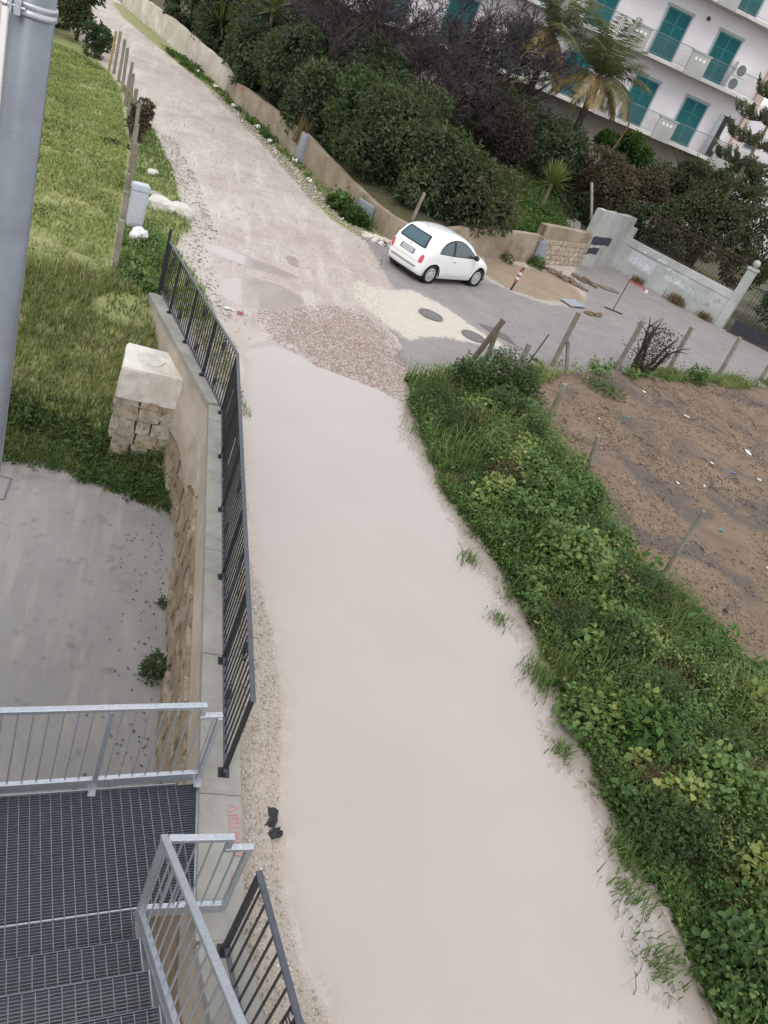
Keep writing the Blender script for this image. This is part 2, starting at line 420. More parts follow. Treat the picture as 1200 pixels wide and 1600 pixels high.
VERGEC = [(2.27,-2),(2.27,0),(1.61,3),(1.61,11.2),(.45,15.2),(1.2,15.2),(1.75,13.9),(1.75,10.3),(1.77,8),(2.04,6.5),(2.08,5.4),(1.98,4.3),(1.95,3.6),(2.06,2.9),(2.3,2.4),(2.8,-2)]
WATER_Z = -0.035

def smooth(t): t = np.clip(t, 0, 1); return t*t*(3-2*t)
def xwall(y): return np.interp(y, [-50, 0, 3.0, 11.2, 15.0, 16.5, 20], [1.9, 1.9, 1.24, 1.24, .06, .3, 1.24])
def bank(x, y):
    yy = y + .12*np.sin(x*1.7) + .25*np.clip((x+.2)/1.2, -1, 1)*.6
    return np.interp(yy, [11.75, 12.4, 13.1, 14.2, 15.0, 16.0], [YARD, -2.1, -1.55, -.5, -.1, 0])
def height(X, Y, left=None):
    n1 = fbm(X, Y, 3, .35, 4); n2 = fbm(X, Y, 5, 1.6, 3)
    h = .012*n1 + .006*n2
    dp = np.max([sdist(X, Y, p) + (.10 if p is PUD else .12)*n2 + (.05 if p is PUD else .22)*n1 - (0 if p is PUD else .16) for p in PUDS], axis=0)
    dmain = sdist(X, Y, PUD) + .10*n2 + .06*n1
    h = h - .075*smooth((dp+.34)/.8) - .08*smooth((dmain+.05)/1.4) - .012
    ds = sdist(X, Y, STRIP); h = h + .22*smooth((ds - .0)/.9) + .05*n2*smooth(ds/.5)
    dso = sdist(X, Y, SOIL); h = h + smooth(dso/.5)*(.06 + .035*n2 + .05*n1)
    da = sdist(X, Y, ASPH); h = h*(1-smooth((da+.1)/.6)) + smooth((da+.1)/.6)*.004*n1
    dv = sdist(X, Y, VERGEC); h = h + .06*smooth(dv/.25) + .015*smooth(dv/.2)*n2
    dg = sdist(X, Y, GARDEN); up = smooth((22-X)/3)*smooth((dg-.05)/.3)*(.62 + np.clip(.2*dg, 0, 2.2)) + .08*n1*smooth(dg/1.5)
    h = h + up
    df = np.maximum(sdist(X, Y, FIELD), sdist(X, Y, LVERGE)); h = h + smooth(df/.4)*(.05 + .04*n2 + .05*n1)
    hl = np.where(Y < 15.9, bank(X, Y), 0) + np.where(Y > 12.0, .05*n1 + .04*n2, .0) + np.where(Y > 15.9, .03, 0)
    if left is None: left = X < xwall(Y) + .15
    w = smooth((Y-15.2)/.8)
    h = np.where(left, hl*(1-w) + h*w, h)
    return h

def gz(x, y): return float(height(np.array([x], float), np.array([y], float))[0])

def build_ground():
    def rngs(*a): return np.concatenate([np.arange(p, q-1e-6, s) for p, q, s in a])
    xs = rngs((-400,-100,60),(-100,-30,10),(-30,-7,2.5),(-7,.9,.2),(.9,1.24,.085)); xs = np.concatenate([xs, [1.245, 1.34, 1.50, 1.60]])
    xs = np.concatenate([xs, rngs((1.68,6.6,.08),(6.6,13,.14),(13,24,.25),(24,40,1.5),(40,120,10),(120,401,40))])
    ys = rngs((-400,-40,60),(-40,-4,6),(-4,1.2,.5),(1.2,20.6,.08),(20.6,34,.2),(34,62,.5),(62,120,6),(120,401,40))
    XC, Y = np.meshgrid(xs, ys); fall = np.exp(-((XC-1.24)/3.0)**4)
    fall = np.where(XC > 1.24, np.clip(1-(XC-1.24-.37)/5.0, 0, 1), np.clip(1-(1.24-XC)/4.0, 0, 1))
    X = XC + (xwall(Y)-1.24)*fall
    left = XC < 1.40
    Z = height(X, Y, left)
    ny, nx = X.shape
    V = np.stack([X, Y, Z], -1).reshape(-1, 3)
    idx = np.arange(ny*nx).reshape(ny, nx)
    F = np.stack([idx[:-1,:-1], idx[:-1,1:], idx[1:,1:], idx[1:,:-1]], -1).reshape(-1, 4)
    sd_ = {k: np.clip(sdist(X, Y, p), -2, 2).ravel() for k, p in dict(asph=ASPH, patch=PATCH, pink=PINK, soil=SOIL, strip=STRIP, mud=MUDDY, verge=VERGEC, garden=GARDEN).items()}
    sd_['green'] = np.clip(np.maximum(np.maximum(sdist(X, Y, FIELD), sdist(X, Y, LVERGE)), sdist(X, Y, RVERGE)), -2, 2).ravel()
    sd_['wet'] = (WATER_Z + .035 - Z).ravel()
    lf = (left & (Y < 15.3)).ravel()
    for k in ('verge', 'pink'): sd_[k] = np.where(lf, -2, sd_[k])
    c = V[F].mean(1); cx, cy = c[:,0], c[:,1]; cl = left.ravel()[F].all(1)
    fld = sdist(cx, cy, FIELD) > 0; aspf = sdist(cx, cy, ASPH) > 0; gar = sdist(cx, cy, GARDEN) > 0; soi = sdist(cx, cy, SOIL) > 0
    yard = cl & (cy < 12.3) & (cy > -30) & (cx > -14) & (V[F][:,:,2].max(1) < YARD + .12)
    reg = np.full(len(F), 0)
    reg[soi] = 3; reg[gar] = 4; reg[aspf] = 2; reg[fld | (cl & (cy < 15.5))] = 1; reg[yard] = 5
    road = (reg == 0) & (cx > -8) & (cx < 12) & (cy > -6) & (cy < 64); reg[road] = 6
    names = {0:'ground', 1:'grass_field', 2:'asphalt_street', 3:'vacant_plot', 4:'garden_ground', 5:'concrete_yard', 6:'gravel_road'}
    for r, nm in names.items():
        f = F[reg == r]; u, inv = np.unique(f, return_inverse=True)
        me = np_mesh(nm, V[u], inv.reshape(-1, 4), {k: a[u] for k, a in sd_.items()}, True)
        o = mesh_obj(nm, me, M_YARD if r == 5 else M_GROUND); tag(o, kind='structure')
    # puddles
    for p, nm in zip(PUDS, ('muddy_puddle', 'puddle', 'puddle', 'puddle')):
        a = np.array(p); x0, y0 = a.min(0) - .6; x1, y1 = a.max(0) + .6; x0 = max(x0, .9)
        st = .07; x0 = math.floor(x0/st)*st; y0 = math.floor(y0/st)*st
        GX, GY = np.meshgrid(np.arange(x0, x1, st), np.arange(y0, y1, st))
        dep = WATER_Z - height(GX, GY, np.zeros_like(GX, bool)); ind = (sdist(GX, GY, p) > -.55)
        idx = np.arange(GX.size).reshape(GX.shape)
        FF = np.stack([idx[:-1,:-1], idx[:-1,1:], idx[1:,1:], idx[1:,:-1]], -1).reshape(-1, 4)
        ok = (dep.ravel()[FF].max(1) > 0) & ind.ravel()[FF].all(1)
        own = np.argmax([sdist((GX+st/2).ravel()[FF[:,0]], (GY+st/2).ravel()[FF[:,0]], q) for q in PUDS], axis=0) == PUDS.index(p)
        FF = FF[ok & own]; u, inv = np.unique(FF, return_inverse=True)
        VV = np.stack([GX.ravel(), GY.ravel(), np.full(GX.size, WATER_Z)], 1)
        o = mesh_obj(nm, np_mesh(nm, VV[u], inv.reshape(-1, 4), {'depth': dep.ravel()[u]}, True), M_WATER); tag(o, kind='structure')

def m_ground():
    t = NT('ground_surface')
    nb = t.noise(1.3, 6, .6, dist=.5); nm = t.noise(6, 6, .65); nf = t.noise(45, 5, .7); st = t.voro(38, out='Color'); sd2 = t.voro(38)
    nl = t.noise(.35, 3)
    # gravel road
    road = t.mix(t.ramp(nb, [(.3, 0.0), (.7, 1.0)]), (.49, .425, .38), (.38, .318, .278))
    road = t.mix(t.ramp(nl, [(.4, 0.0), (.65, .6)]), road, (.58, .525, .48))
    road = t.mix(t.ramp(nf, [(.52, 0.0), (.75, .5)]), road, (.22, .18, .15))
    road = t.mix(t.ramp(nf, [(.2, .6), (.4, 0.0)]), road, (.62, .57, .51))
    mp = t.n('ShaderNodeMapping'); t.l(t.pos(), mp.inputs[0]); mp.inputs['Rotation'].default_value = (0, 0, -.18); mp.inputs['Scale'].default_value = (2.2, .28, 1)
    trk = t.noise(1.0, 6, .65, vec=mp.outputs[0])
    road = t.mix(t.ramp(trk, [(.52, 0.0), (.68, .6)]), road, (.64, .59, .545))
    road = t.mix(t.ramp(trk, [(.30, .6), (.42, 0.0)]), road, (.30, .26, .235))
    pebble = t.ramp(st, [(.1, (.34, .26, .225)), (.5, (.45, .36, .32)), (.9, (.58, .50, .455))])
    road = t.mix(t.mask(t.attr('pink'), .5, nm, 1.6), road, pebble)
    road = t.mix(t.mask(t.attr('verge'), .06, nm, .25), road, t.mix(t.ramp(nf, [(.35, 0.0), (.6, 1.0)]), (.46, .40, .345), (.35, .295, .245)))
    # asphalt and concrete patch
    asp = t.mix(t.ramp(nb, [(.3, 0.0), (.7, 1.0)]), (.235, .215, .208), (.30, .275, .262))
    asp = t.mix(t.ramp(nf, [(.55, 0.0), (.72, .45)]), asp, (.16, .15, .15))
    asp = t.mix(t.ramp(t.noise(2.5, 7, .7), [(.58, 0.0), (.66, .55)]), asp, (.34, .31, .29))
    cr = t.voro(.9, 'DISTANCE_TO_EDGE', vec=t.n('ShaderNodeVectorMath', operation='ADD').outputs[0] if False else None)
    asp = t.mix(t.math('MULTIPLY', t.ramp(cr, [(0, .7), (.012, 0.0)]), t.ramp(nm, [(.45, 0.0), (.55, 1.0)])), asp, (.08, .075, .07))
    col = t.mix(t.mask(t.attr('asph'), .05, nm, .8), road, asp)
    pat = t.mix(t.ramp(nm, [(.35, 0.0), (.7, 1.0)]), (.58, .53, .46), (.50, .45, .385))
    pat = t.mix(t.ramp(nf, [(.62, 0.0), (.75, .4)]), pat, (.36, .32, .27))
    col = t.mix(t.mask(t.attr('patch'), .09, nm, .75), col, pat)
    mud = t.mix(t.ramp(nb, [(.3, 0.0), (.7, 1.0)]), (.27, .20, .14), (.36, .28, .21))
    col = t.mix(t.mask(t.attr('mud'), .18, nm, .9), col, mud)
    # soil of the plot, with char and ash
    soil = t.mix(t.ramp(nb, [(.3, 0.0), (.7, 1.0)]), (.235, .168, .115), (.165, .118, .082))
    soil = t.mix(t.ramp(nf, [(.5, 0.0), (.7, .85)]), soil, (.10, .068, .052))
    soil = t.mix(t.ramp(nf, [(.28, .75), (.4, 0.0)]), soil, (.36, .28, .22))
    soil = t.mix(t.ramp(t.noise(.55, 5, .6, dist=1), [(.50, 0.0), (.62, .85)]), soil, (.105, .088, .078))
    col = t.mix(t.mask(t.attr('soil'), .08, nm, .5), col, soil)
    # vegetated soil
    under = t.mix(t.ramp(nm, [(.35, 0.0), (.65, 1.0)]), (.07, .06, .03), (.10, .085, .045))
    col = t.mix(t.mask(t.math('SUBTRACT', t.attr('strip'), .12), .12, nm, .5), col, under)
    turf = t.mix(t.ramp(nb, [(.35, 0.0), (.65, 1.0)]), (.25, .29, .10), (.33, .31, .16))
    turf = t.mix(t.ramp(nm, [(.45, 0.0), (.65, .8)]), turf, (.19, .22, .075))
    turf = t.mix(t.ramp(t.noise(.75, 5, .65), [(.56, 0.0), (.68, .6)]), turf, (.27, .21, .13))
    col = t.mix(t.mask(t.attr('green'), .10, nm, .6), col, turf)
    gard = t.mix(t.ramp(nm, [(.35, 0.0), (.65, 1.0)]), (.06, .065, .025), (.10, .085, .05))
    col = t.mix(t.mask(t.attr('garden'), .05), col, gard)
    wet = t.ramp(t.attr('wet'), [(0, 0.0), (.03, 1.0)])
    wet = t.mask(t.attr('wet'), .012, nm, .012)
    col = t.mix(t.math('MULTIPLY', wet, .05), col, t.mix(1.0, col, (.52, .45, .38), 'MULTIPLY'))
    hgt = t.math('ADD', t.math('MULTIPLY', nf, .6), t.math('MULTIPLY', nm, .8))
    hgt = t.math('ADD', hgt, t.math('MULTIPLY', sd2, -.5))
    nr = t.bump(hgt, .55, .03)
    rough = t.math('SUBTRACT', .92, t.math('MULTIPLY', wet, .3))
    return t.done(t.bsdf(col, rough, 0, nr, .3))
def m_yard():
    t = NT('yard_concrete')
    n1 = t.noise(.8, 7, .6, dist=.8); n2 = t.noise(4, 7, .7); n3 = t.noise(30, 5, .7)
    mp = t.n('ShaderNodeMapping'); t.l(t.pos(), mp.inputs[0]); mp.inputs['Scale'].default_value = (3, .35, 1)
    n4 = t.noise(2.2, 5, .6, vec=mp.outputs[0])
    col = t.mix(t.ramp(n1, [(.3, 0.0), (.7, 1.0)]), (.235, .222, .215), (.29, .275, .265))
    col = t.mix(t.ramp(n4, [(.5, 0.0), (.66, .7)]), col, (.34, .305, .265))
    col = t.mix(t.ramp(n2, [(.56, 0.0), (.68, .6)]), col, (.15, .14, .135))
    col = t.mix(t.ramp(n3, [(.68, 0.0), (.75, .5)]), col, (.40, .37, .34))
    return t.done(t.bsdf(col, t.math('ADD', t.math('MULTIPLY', n2, .4), .45), 0, t.bump(n3, .12, .006), .4))
def m_water():
    # turbid puddle: at the rim the drowned gravel shows through, deeper it is opaque mud
    t = NT('muddy_water')
    d = t.attr('depth'); nf = t.noise(45, 5, .7); nm = t.noise(6, 6, .65)
    nz = t.noise(.8, 4, .5); col = t.mix(t.ramp(nz, [(.35, 0.0), (.7, 1.0)]), (.378, .326, .294), (.40, .348, .316))
    bed = t.mix(t.ramp(nm, [(.35, 0.0), (.65, 1.0)]), (.42, .355, .30), (.36, .30, .25)); bed = t.mix(t.ramp(nf, [(.5, 0.0), (.72, .6)]), bed, (.26, .215, .175))
    al = t.n('ShaderNodeMapRange', interpolation_type='SMOOTHSTEP'); t.l(t.math('ADD', d, t.math('MULTIPLY', t.math('SUBTRACT', nm, .5), .012)), al.inputs['Value'])
    al.inputs['From Min'].default_value = -.002; al.inputs['From Max'].default_value = .030
    col = t.mix(al.outputs[0], bed, col)
    nr = t.bump(t.noise(2.0, 3, .5), .03, .02)
    rg = t.math('SUBTRACT', .28, t.math('MULTIPLY', al.outputs[0], .25))
    return t.done(t.bsdf(col, rg, 0, nr, .6, IOR=1.65))
M_GROUND = m_ground(); M_YARD = m_yard(); M_WATER = m_water()
build_ground()
# ------------------------------------------------------------------ retaining wall beside the road
WPATH = [Vector((1.9, 0.0)), Vector((1.24, 3.0)), Vector((1.24, 11.2)), Vector((.06, 15.0))]
def wall_frame(seg):
    a, b = WPATH[seg], WPATH[seg+1]; d = (b-a); L = d.length; d = d/L; n = Vector((d.y, -d.x))   # n points to the road
    return a, d, n, L
def wpt(seg, s, o, z):
    a, d, n, L = wall_frame(seg); p = a + d*s + n*o; return (p.x, p.y, z)
def wall_box(mb, seg, s0, s1, o0, o1, z0, z1):
    P = [wpt(seg, s, o, z) for z in (z0, z1) for s, o in ((s0,o0),(s0,o1),(s1,o1),(s1,o0))]
    mb.add(P, [(0,1,2,3),(7,6,5,4),(0,4,5,1),(1,5,6,2),(2,6,7,3),(3,7,4,0)])

def stone_variants(n, seed, rounded=.5, jit=.05):
    r = random.Random(seed); out = []
    for k in range(n):
        bm = bmesh.new(); bmesh.ops.create_cube(bm, size=1.0)
        bmesh.ops.subdivide_edges(bm, edges=bm.edges[:], cuts=1, use_grid_fill=True)
        for v in bm.verts:
            c = v.co; q = c.normalized()*.62
            v.co = c.lerp(q, rounded*r.uniform(.6, 1.0)) + Vector((r.uniform(-jit,jit), r.uniform(-jit,jit), r.uniform(-jit,jit)))
        me = bpy.data.meshes.new('stone'); bm.to_mesh(me); bm.free(); out.append(me)
    return out
def put(name, me, mat, parent, M):
    o = bpy.data.objects.new(name, me)
    if len(me.materials) == 0: me.materials.append(mat)
    return link(o, parent, M)
def fM(p, xd, zd, sx, sy, sz):
    x = Vector(xd).normalized(); z = Vector(zd).normalized(); y = z.cross(x)
    m = Matrix((x*sx, y*sy, z*sz)).transposed().to_4x4(); m.translation = Vector(p); return m

def retaining_wall():
    w = thing('retaining_wall', 'stone retaining wall with grey coping between concrete yard and flooded road', 'wall', (1.24, 7, YARD))
    core = MB(); band = MB()
    for seg in range(3):
        L = wall_frame(seg)[3]
        s0, s1 = 0, L
        wall_box(core, seg, s0, s1, .025, .36, YARD-.3, -.64)
        wall_box(band, seg, s0, s1, .025, .355, -.64, -.025)
    core.build('mortar_core', M_MORTAR, w); band.build('rendered_band', M_PLASTER, w)
    # coping slabs with fine joints
    for seg, cuts in ((0, [0, 1.5, 3.05]), (1, [0, 1.25, 2.9, 4.6, 6.3, 7.7, 8.19]), (2, [.02, 1.3, 2.6, 3.98])):
        for a, b in zip(cuts[:-1], cuts[1:]):
            m = MB(); wall_box(m, seg, a+.004, b-.004, 0, .37, -.022, .10+rnd.uniform(-.004, .004)); m.build('coping_slab', M_COPING, w, bevel=.008)
    # second plastered ledge in the corner
    for seg, s0, s1, zz in ((2, 0.0, 2.5, (-1.55,-1.35,-1.2,-1.25,-1.3,-1.5,-1.7)), (1, 6.7, 8.2, (-.70,-.78,-.86,-1.0,-1.12,-1.3,-1.5))):
        m = MB(); k = len(zz); vs = []
        for o_ in (.006, .09):
            for j in range(k): s_ = s0+(s1-s0)*j/(k-1); vs += [wpt(seg, s_, o_, zz[j]), wpt(seg, s_, o_+(.0 if o_ < 0 else 0), -.625)]
        fs = []
        for j in range(k-1):
            a_, b_ = 2*j, 2*j+2; fs += [(a_,b_,b_+1,a_+1), (2*k+a_,2*k+a_+1,2*k+b_+1,2*k+b_), (a_+1,b_+1,2*k+b_+1,2*k+a_+1), (a_,2*k+a_,2*k+b_,b_)]
        m.add(vs, fs); m.build('render_patch', M_PLASTER, w)
    V = stone_variants(10, 5, .32, .075)
    for seg, s0, s1 in ((1, 1.2, 8.2), (2, 0, 2.0)):
        z = YARD
        a, d, n, L = wall_frame(seg)
        while z < -.68:
            hh = rnd.uniform(.17, .30); hh = min(hh, -.62-z) if z+hh > -.75 else hh
            s = s0 + rnd.uniform(-.1, .1)
            while s < s1:
                ww = rnd.uniform(.22, .58)
                if not (seg == 2 and z+hh > -1.25) and not (seg == 1 and s > 6.7 and z+hh > -.7-.5*(s-6.6)):
                    dp = rnd.uniform(.13, .19); p = wpt(seg, s+ww/2, .065+rnd.uniform(-.02,.02), z+hh/2+rnd.uniform(-.02,.02))
                    ang = rnd.uniform(-.12, .12)
                    put('stone', rnd.choice(V), M_RUBBLE, w, fM(p, (d.x, d.y, ang), (ang*-d.x, -d.y*ang, 1), ww*.98, dp, hh*.98))
                s += ww
            z += hh
    return w
RWALL = retaining_wall()

def stone_pier():
    w = thing('stone_pier', 'short stone pier with whitewashed cap jutting from the retaining wall into the grass', 'pier', (.3, 12.9, -2.2))
    MB().box(-.02, .90, 12.56, 13.4, -2.3, -.80).build('mortar_core', M_MORTAR, w)
    me = MB().box(-.12, .90, 12.46, 13.44, -.86, -.27)
    o = me.build('rendered_cap', m_conc('whitewashed_render', (.64,.60,.54), (.46,.42,.36), (.76,.73,.68), 4), w, bevel=.025, seg=2)
    bm = bmesh.new(); bm.from_mesh(o.data); bmesh.ops.subdivide_edges(bm, edges=bm.edges[:], cuts=3, use_grid_fill=True)
    for v in bm.verts: v.co += Vector((rnd.uniform(-.007,.007), rnd.uniform(-.007,.007), rnd.uniform(-.007,.007)))
    bm.to_mesh(o.data); bm.free()
    m = MB(); pts = [(.02+.26*math.cos(a)*rnd.uniform(.8,1.1)+.3, 12.98+.27*math.sin(a)*rnd.uniform(.8,1.1)) for a in np.linspace(0, 2*PI, 14)[:-1]]
    m.prism(pts, -.29, -.252).build('bare_mortar_patch', M_ROCK, w, bevel=.006)
    V = stone_variants(8, 9, .16, .05); z = -2.22
    for row, hh in enumerate((.24, .27, .25, .27, .26, .16)):
        x = -.06
        while x < .80:
            ww = rnd.uniform(.22, .42); ww = min(ww, .88-x)
            put('stone', rnd.choice(V), M_PIERST, w, fM((x+ww/2, 12.57+rnd.uniform(-.02,.02), z+hh/2), (1,0,0), (0,0,1), ww*.95, .22, hh*.95)); x += ww
        y = 12.7
        while y < 13.3:
            ww = rnd.uniform(.25, .4)
            put('stone', rnd.choice(V), M_PIERST, w, fM((-.03+rnd.uniform(-.02,.02), y+ww/2, z+hh/2), (0,1,0), (0,0,1), ww, .2, hh)); y += ww
        z += hh*.97
stone_pier()

# ------------------------------------------------------------------ black iron railings
def iron_run(w, a, b, ts_posts, ts_orn, spacing, zb=.10, zt=1.10, ends=True):
    a = Vector(a); b = Vector(b); d = b-a; L = d.length; d = d/L
    P = lambda t, z: (a.x+d.x*t, a.y+d.y*t, z)
    m = MB().bar(P(0, zt), P(L, zt), .046, .022); m.build('top_rail', M_IRONTOP, w, bevel=.006)
    MB().bar(P(0, zb+.07), P(L, zb+.07), .034, .014).build('bottom_rail', M_IRONTOP, w)
    bal = MB().bar((0,0,zb+.077), (0,0,zt-.011), .014, .014, up=(d.x, d.y, 0)).mesh('baluster')
    skip = list(ts_posts)+list(ts_orn); t = spacing
    while t < L-.03:
        if min([abs(t-q) for q in skip] or [9]) > .045: put('baluster', bal, M_IRON, w, Matrix.Translation((a.x+d.x*t, a.y+d.y*t, 0)))
        t += spacing
    for t in ts_posts:
        m = MB().bar(P(t, zb), P(t, zt-.012), .045, .03, up=(d.x, d.y, 0)); m.box(P(t,0)[0]-.05, P(t,0)[0]+.05, P(t,0)[1]-.05, P(t,0)[1]+.05, zb, zb+.008)
        m.build('post', M_IRON, w)
    for t in ts_orn:
        o = MB().bar(P(t, zb+.077), P(t, zt-.012), .036, .010, up=(-d.y, d.x, 0)).build('ornate_bar', M_IRON, w)
        for zc, sg in ((zt-.16, 1), (zb+.22, -1)):
            m = MB()
            for side in (-1, 1):
                for e in (-1, 1):
                    pts = []
                    for k in range(11):
                        th = k/10*1.6*PI; rr = .045*(1-.045*k)
                        pts.append(P(t + side*(.028 + .022 + rr*math.cos(th+PI)*1.0), zc + e*(.06 - rr*math.sin(th)*1.0)))
                    m.tube(pts, .006, 5)
            m.tube([P(t, zc-.09), P(t, zc-.05), P(t, zc), P(t, zc+.05), P(t, zc+.09)], [.008,.02,.026,.02,.008], 8)
            m.build('scroll', M_IRON, o)

w1 = thing('iron_railing', 'long black iron railing with scrolls along the retaining wall coping', 'railing', (1.44, 8, .1))
A1, B1, K1 = (1.45, 4.42), (.24, 15.12), (1.43, 11.02)
iron_run(w1, A1, K1, [.05, 1.39, 2.70, 4.02, 5.30, 6.56], [.75, 2.05, 3.36, 4.66, 5.95], .105)
iron_run(w1, K1, B1, [1.12, 2.25, 3.40, 4.20], [.55, 1.68, 2.83, 3.8], .105)
MB().bar((B1[0], B1[1], 0), (B1[0]-.02, B1[1]+.03, 1.32), .05, .05, up=(1,0,0)).build('end_post', M_IRON, w1)
w2 = thing('iron_railing', 'black iron railing section beside the stair landing at the bottom edge', 'railing', (1.5, 2.5, .1))
iron_run(w2, (1.44, 2.96), (2.07, .15), [.03, 1.95], [.92, 2.5], .105)

# ------------------------------------------------------------------ galvanised staircase
TH = math.radians(10)
U = Vector((math.cos(TH), math.sin(TH), 0)); VV = Vector((math.sin(TH), -math.cos(TH), 0)); O = Vector((.82, 3.19, 0))
def sp(u, v, z=0): p = O + U*u + VV*v; return Vector((p.x, p.y, z))
def grating(name, parent, u0, u1f, v0, v1, z, right_clip=None):
    m = MB(); v = v0+.011; hh = .04
    while v < v1-.004:
        uu = u1f
        if right_clip is not None:
            p = sp(0, v); uu = min(u1f, (right_clip - p.x)/U.x)
        m.bar(sp(u0, v, z-hh/2), sp(uu, v, z-hh/2), .0035, hh); v += .0225
    k = u0+.05
    while k < u1f:
        va = v0
        if right_clip is None or sp(k, v1).x < right_clip+.0:
            vb = v1
            if right_clip is not None and sp(k, v0).x > right_clip: k += .0765; continue
            m.bar(sp(k, va, z-.003), sp(k, vb, z-.003), .007, .007)
        k += .0765
    o = m.build(name, M_GRATE, parent); tag(o, kind='stuff'); return o
st = thing('steel_staircase', 'galvanised steel landing and stair treads of open bar grating', 'staircase', (.4, 3.5, .05))
UL = -1.16
LZ = .055
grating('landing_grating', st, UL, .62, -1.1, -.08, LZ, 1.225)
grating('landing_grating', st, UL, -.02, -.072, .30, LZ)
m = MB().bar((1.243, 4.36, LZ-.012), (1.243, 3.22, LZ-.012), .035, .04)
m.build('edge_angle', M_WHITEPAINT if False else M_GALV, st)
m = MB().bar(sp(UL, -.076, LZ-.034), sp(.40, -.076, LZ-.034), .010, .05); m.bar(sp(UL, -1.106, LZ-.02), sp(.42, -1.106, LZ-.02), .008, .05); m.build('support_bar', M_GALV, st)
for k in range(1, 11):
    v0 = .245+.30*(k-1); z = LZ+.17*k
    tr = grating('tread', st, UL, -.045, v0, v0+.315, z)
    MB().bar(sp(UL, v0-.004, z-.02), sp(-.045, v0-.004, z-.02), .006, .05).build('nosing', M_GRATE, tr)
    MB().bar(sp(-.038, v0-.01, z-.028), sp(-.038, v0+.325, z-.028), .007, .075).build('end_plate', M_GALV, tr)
for uu in (-.0, UL-.03):
    MB().bar(sp(uu, .2, .02), sp(uu, 3.4, .02+.567*3.2), .012, .22).build('stringer', M_GALV, st)
# legs of the landing down to the yard
for u_, v_ in ((UL+.05, -1.0), (UL+.05, .1), (.2, -1.02)):
    MB().bar(sp(u_, v_, YARD), sp(u_, v_, LZ-.05), .08, .08).build('leg', M_GALV, st)

def galv_post(w, p, z0, z1, foot=True):
    m = MB().bar((p[0], p[1], z0), (p[0], p[1], z1), .042, .042, up=tuple(VV)); m.build('post', M_GALV, w, bevel=.004)
    if foot:
        f = MB().box(p[0]-.03, p[0]+.03, p[1]-.075, p[1]+.045, z0-.002, z0+.008).build('foot_plate', M_GALV, w)
        MB().lathe([(0, .0), (.011, 0), (.011, .012), (0, .014)], 8, (p[0], p[1]-.052, z0+.008)).build('bolt', M_GALV, f)
gr = thing('landing_guardrail', 'galvanised steel guardrail across the far side of the stair landing', 'guardrail', tuple(sp(-.2, -1.1, .05)))
R0 = -1.115
ends = .56
for u_ in (-.255, -1.10): galv_post(gr, sp(u_, R0), LZ, 1.03, True)
galv_post(gr, sp(.60, R0+.02), .10, .93, True)
MB().bar(sp(-2.0, R0, 1.05), sp(.47, R0, 1.05), .05, .04).build('top_rail', M_GALV, gr, bevel=.005)
MB().bar(sp(.45, R0, 1.031), sp(.45, R0, .905), .042, .042, up=tuple(VV)).build('step_down', M_GALV, gr, bevel=.004)
MB().bar(sp(.429, R0, .925), sp(.625, R0, .925), .05, .04).build('lower_rail', M_GALV, gr, bevel=.005)
MB().bar(sp(-2.0, R0, .15), sp(.585, R0, .15), .04, .10).build('toe_board', M_GALV, gr, bevel=.004)
bal = MB().bar((0,0,.199), (0,0,1.031), .012, .012).mesh('baluster'); bal2 = MB().bar((0,0,.199), (0,0,.906), .012, .012).mesh('baluster')
k = -1.95
while k < .56:
    if abs(k+.255) > .04 and abs(k+1.10) > .04: put('baluster', bal if k < .44 else bal2, M_GALV, gr, Matrix.Translation(sp(k, R0)))
    k += .1045
hr = thing('stair_handrail', 'galvanised steel handrail rising along the stair from the landing corner', 'handrail', tuple(sp(0, 0, .05)))
galv_post(hr, sp(0, 0), .02, 1.04, False)
SL = .567
MB().bar(sp(0, -.03, 1.05-.017), sp(0, 3.0, 1.05+SL*3.0), .05, .035).build('handrail', M_GALV, hr, bevel=.004)
MB().bar(sp(0, .02, .16), sp(0, 3.0, .16+SL*2.98), .042, .075).build('bottom_chord', M_GALV, hr, bevel=.004)
v = .085
bal3 = MB().bar((0,0,.0), (0,0,.84), .012, .012).mesh('baluster')
while v < 2.9:
    put('baluster', bal3, M_GALV, hr, Matrix.Translation(sp(0, v, .19+SL*v))); v += .1045
sr = thing('short_guardrail', 'short galvanised guardrail with stepped top from stair post to the coping', 'guardrail', (1.1, 3.2, .05))
E0, E1 = Vector((.845, 3.19)), Vector((1.45, 3.24))
ed = (E1-E0); eL = ed.length; ed = ed/eL
ep = lambda t, z: (E0.x+ed.x*t, E0.y+ed.y*t, z)
MB().bar(ep(0, 1.05), ep(.45, 1.05), .05, .04).build('top_rail', M_GALV, sr, bevel=.005)
MB().bar(ep(.43, 1.031), ep(.43, .905), .042, .042, up=(-ed.y, ed.x, 0)).build('step_down', M_GALV, sr, bevel=.004)
MB().bar(ep(.409, .925), ep(.62, .925), .05, .04).build('lower_rail', M_GALV, sr, bevel=.005)
MB().bar(ep(0, .15), ep(.57, .15), .04, .11).build('toe_board', M_GALV, sr, bevel=.004)
galv_post(sr, ep(.59, 0)[:2], .095, .905, False)
for t in (.10, .20, .305, .41, .50): put('baluster', bal if t < .42 else bal2, M_GALV, sr, Matrix.Translation(ep(t, 0)))

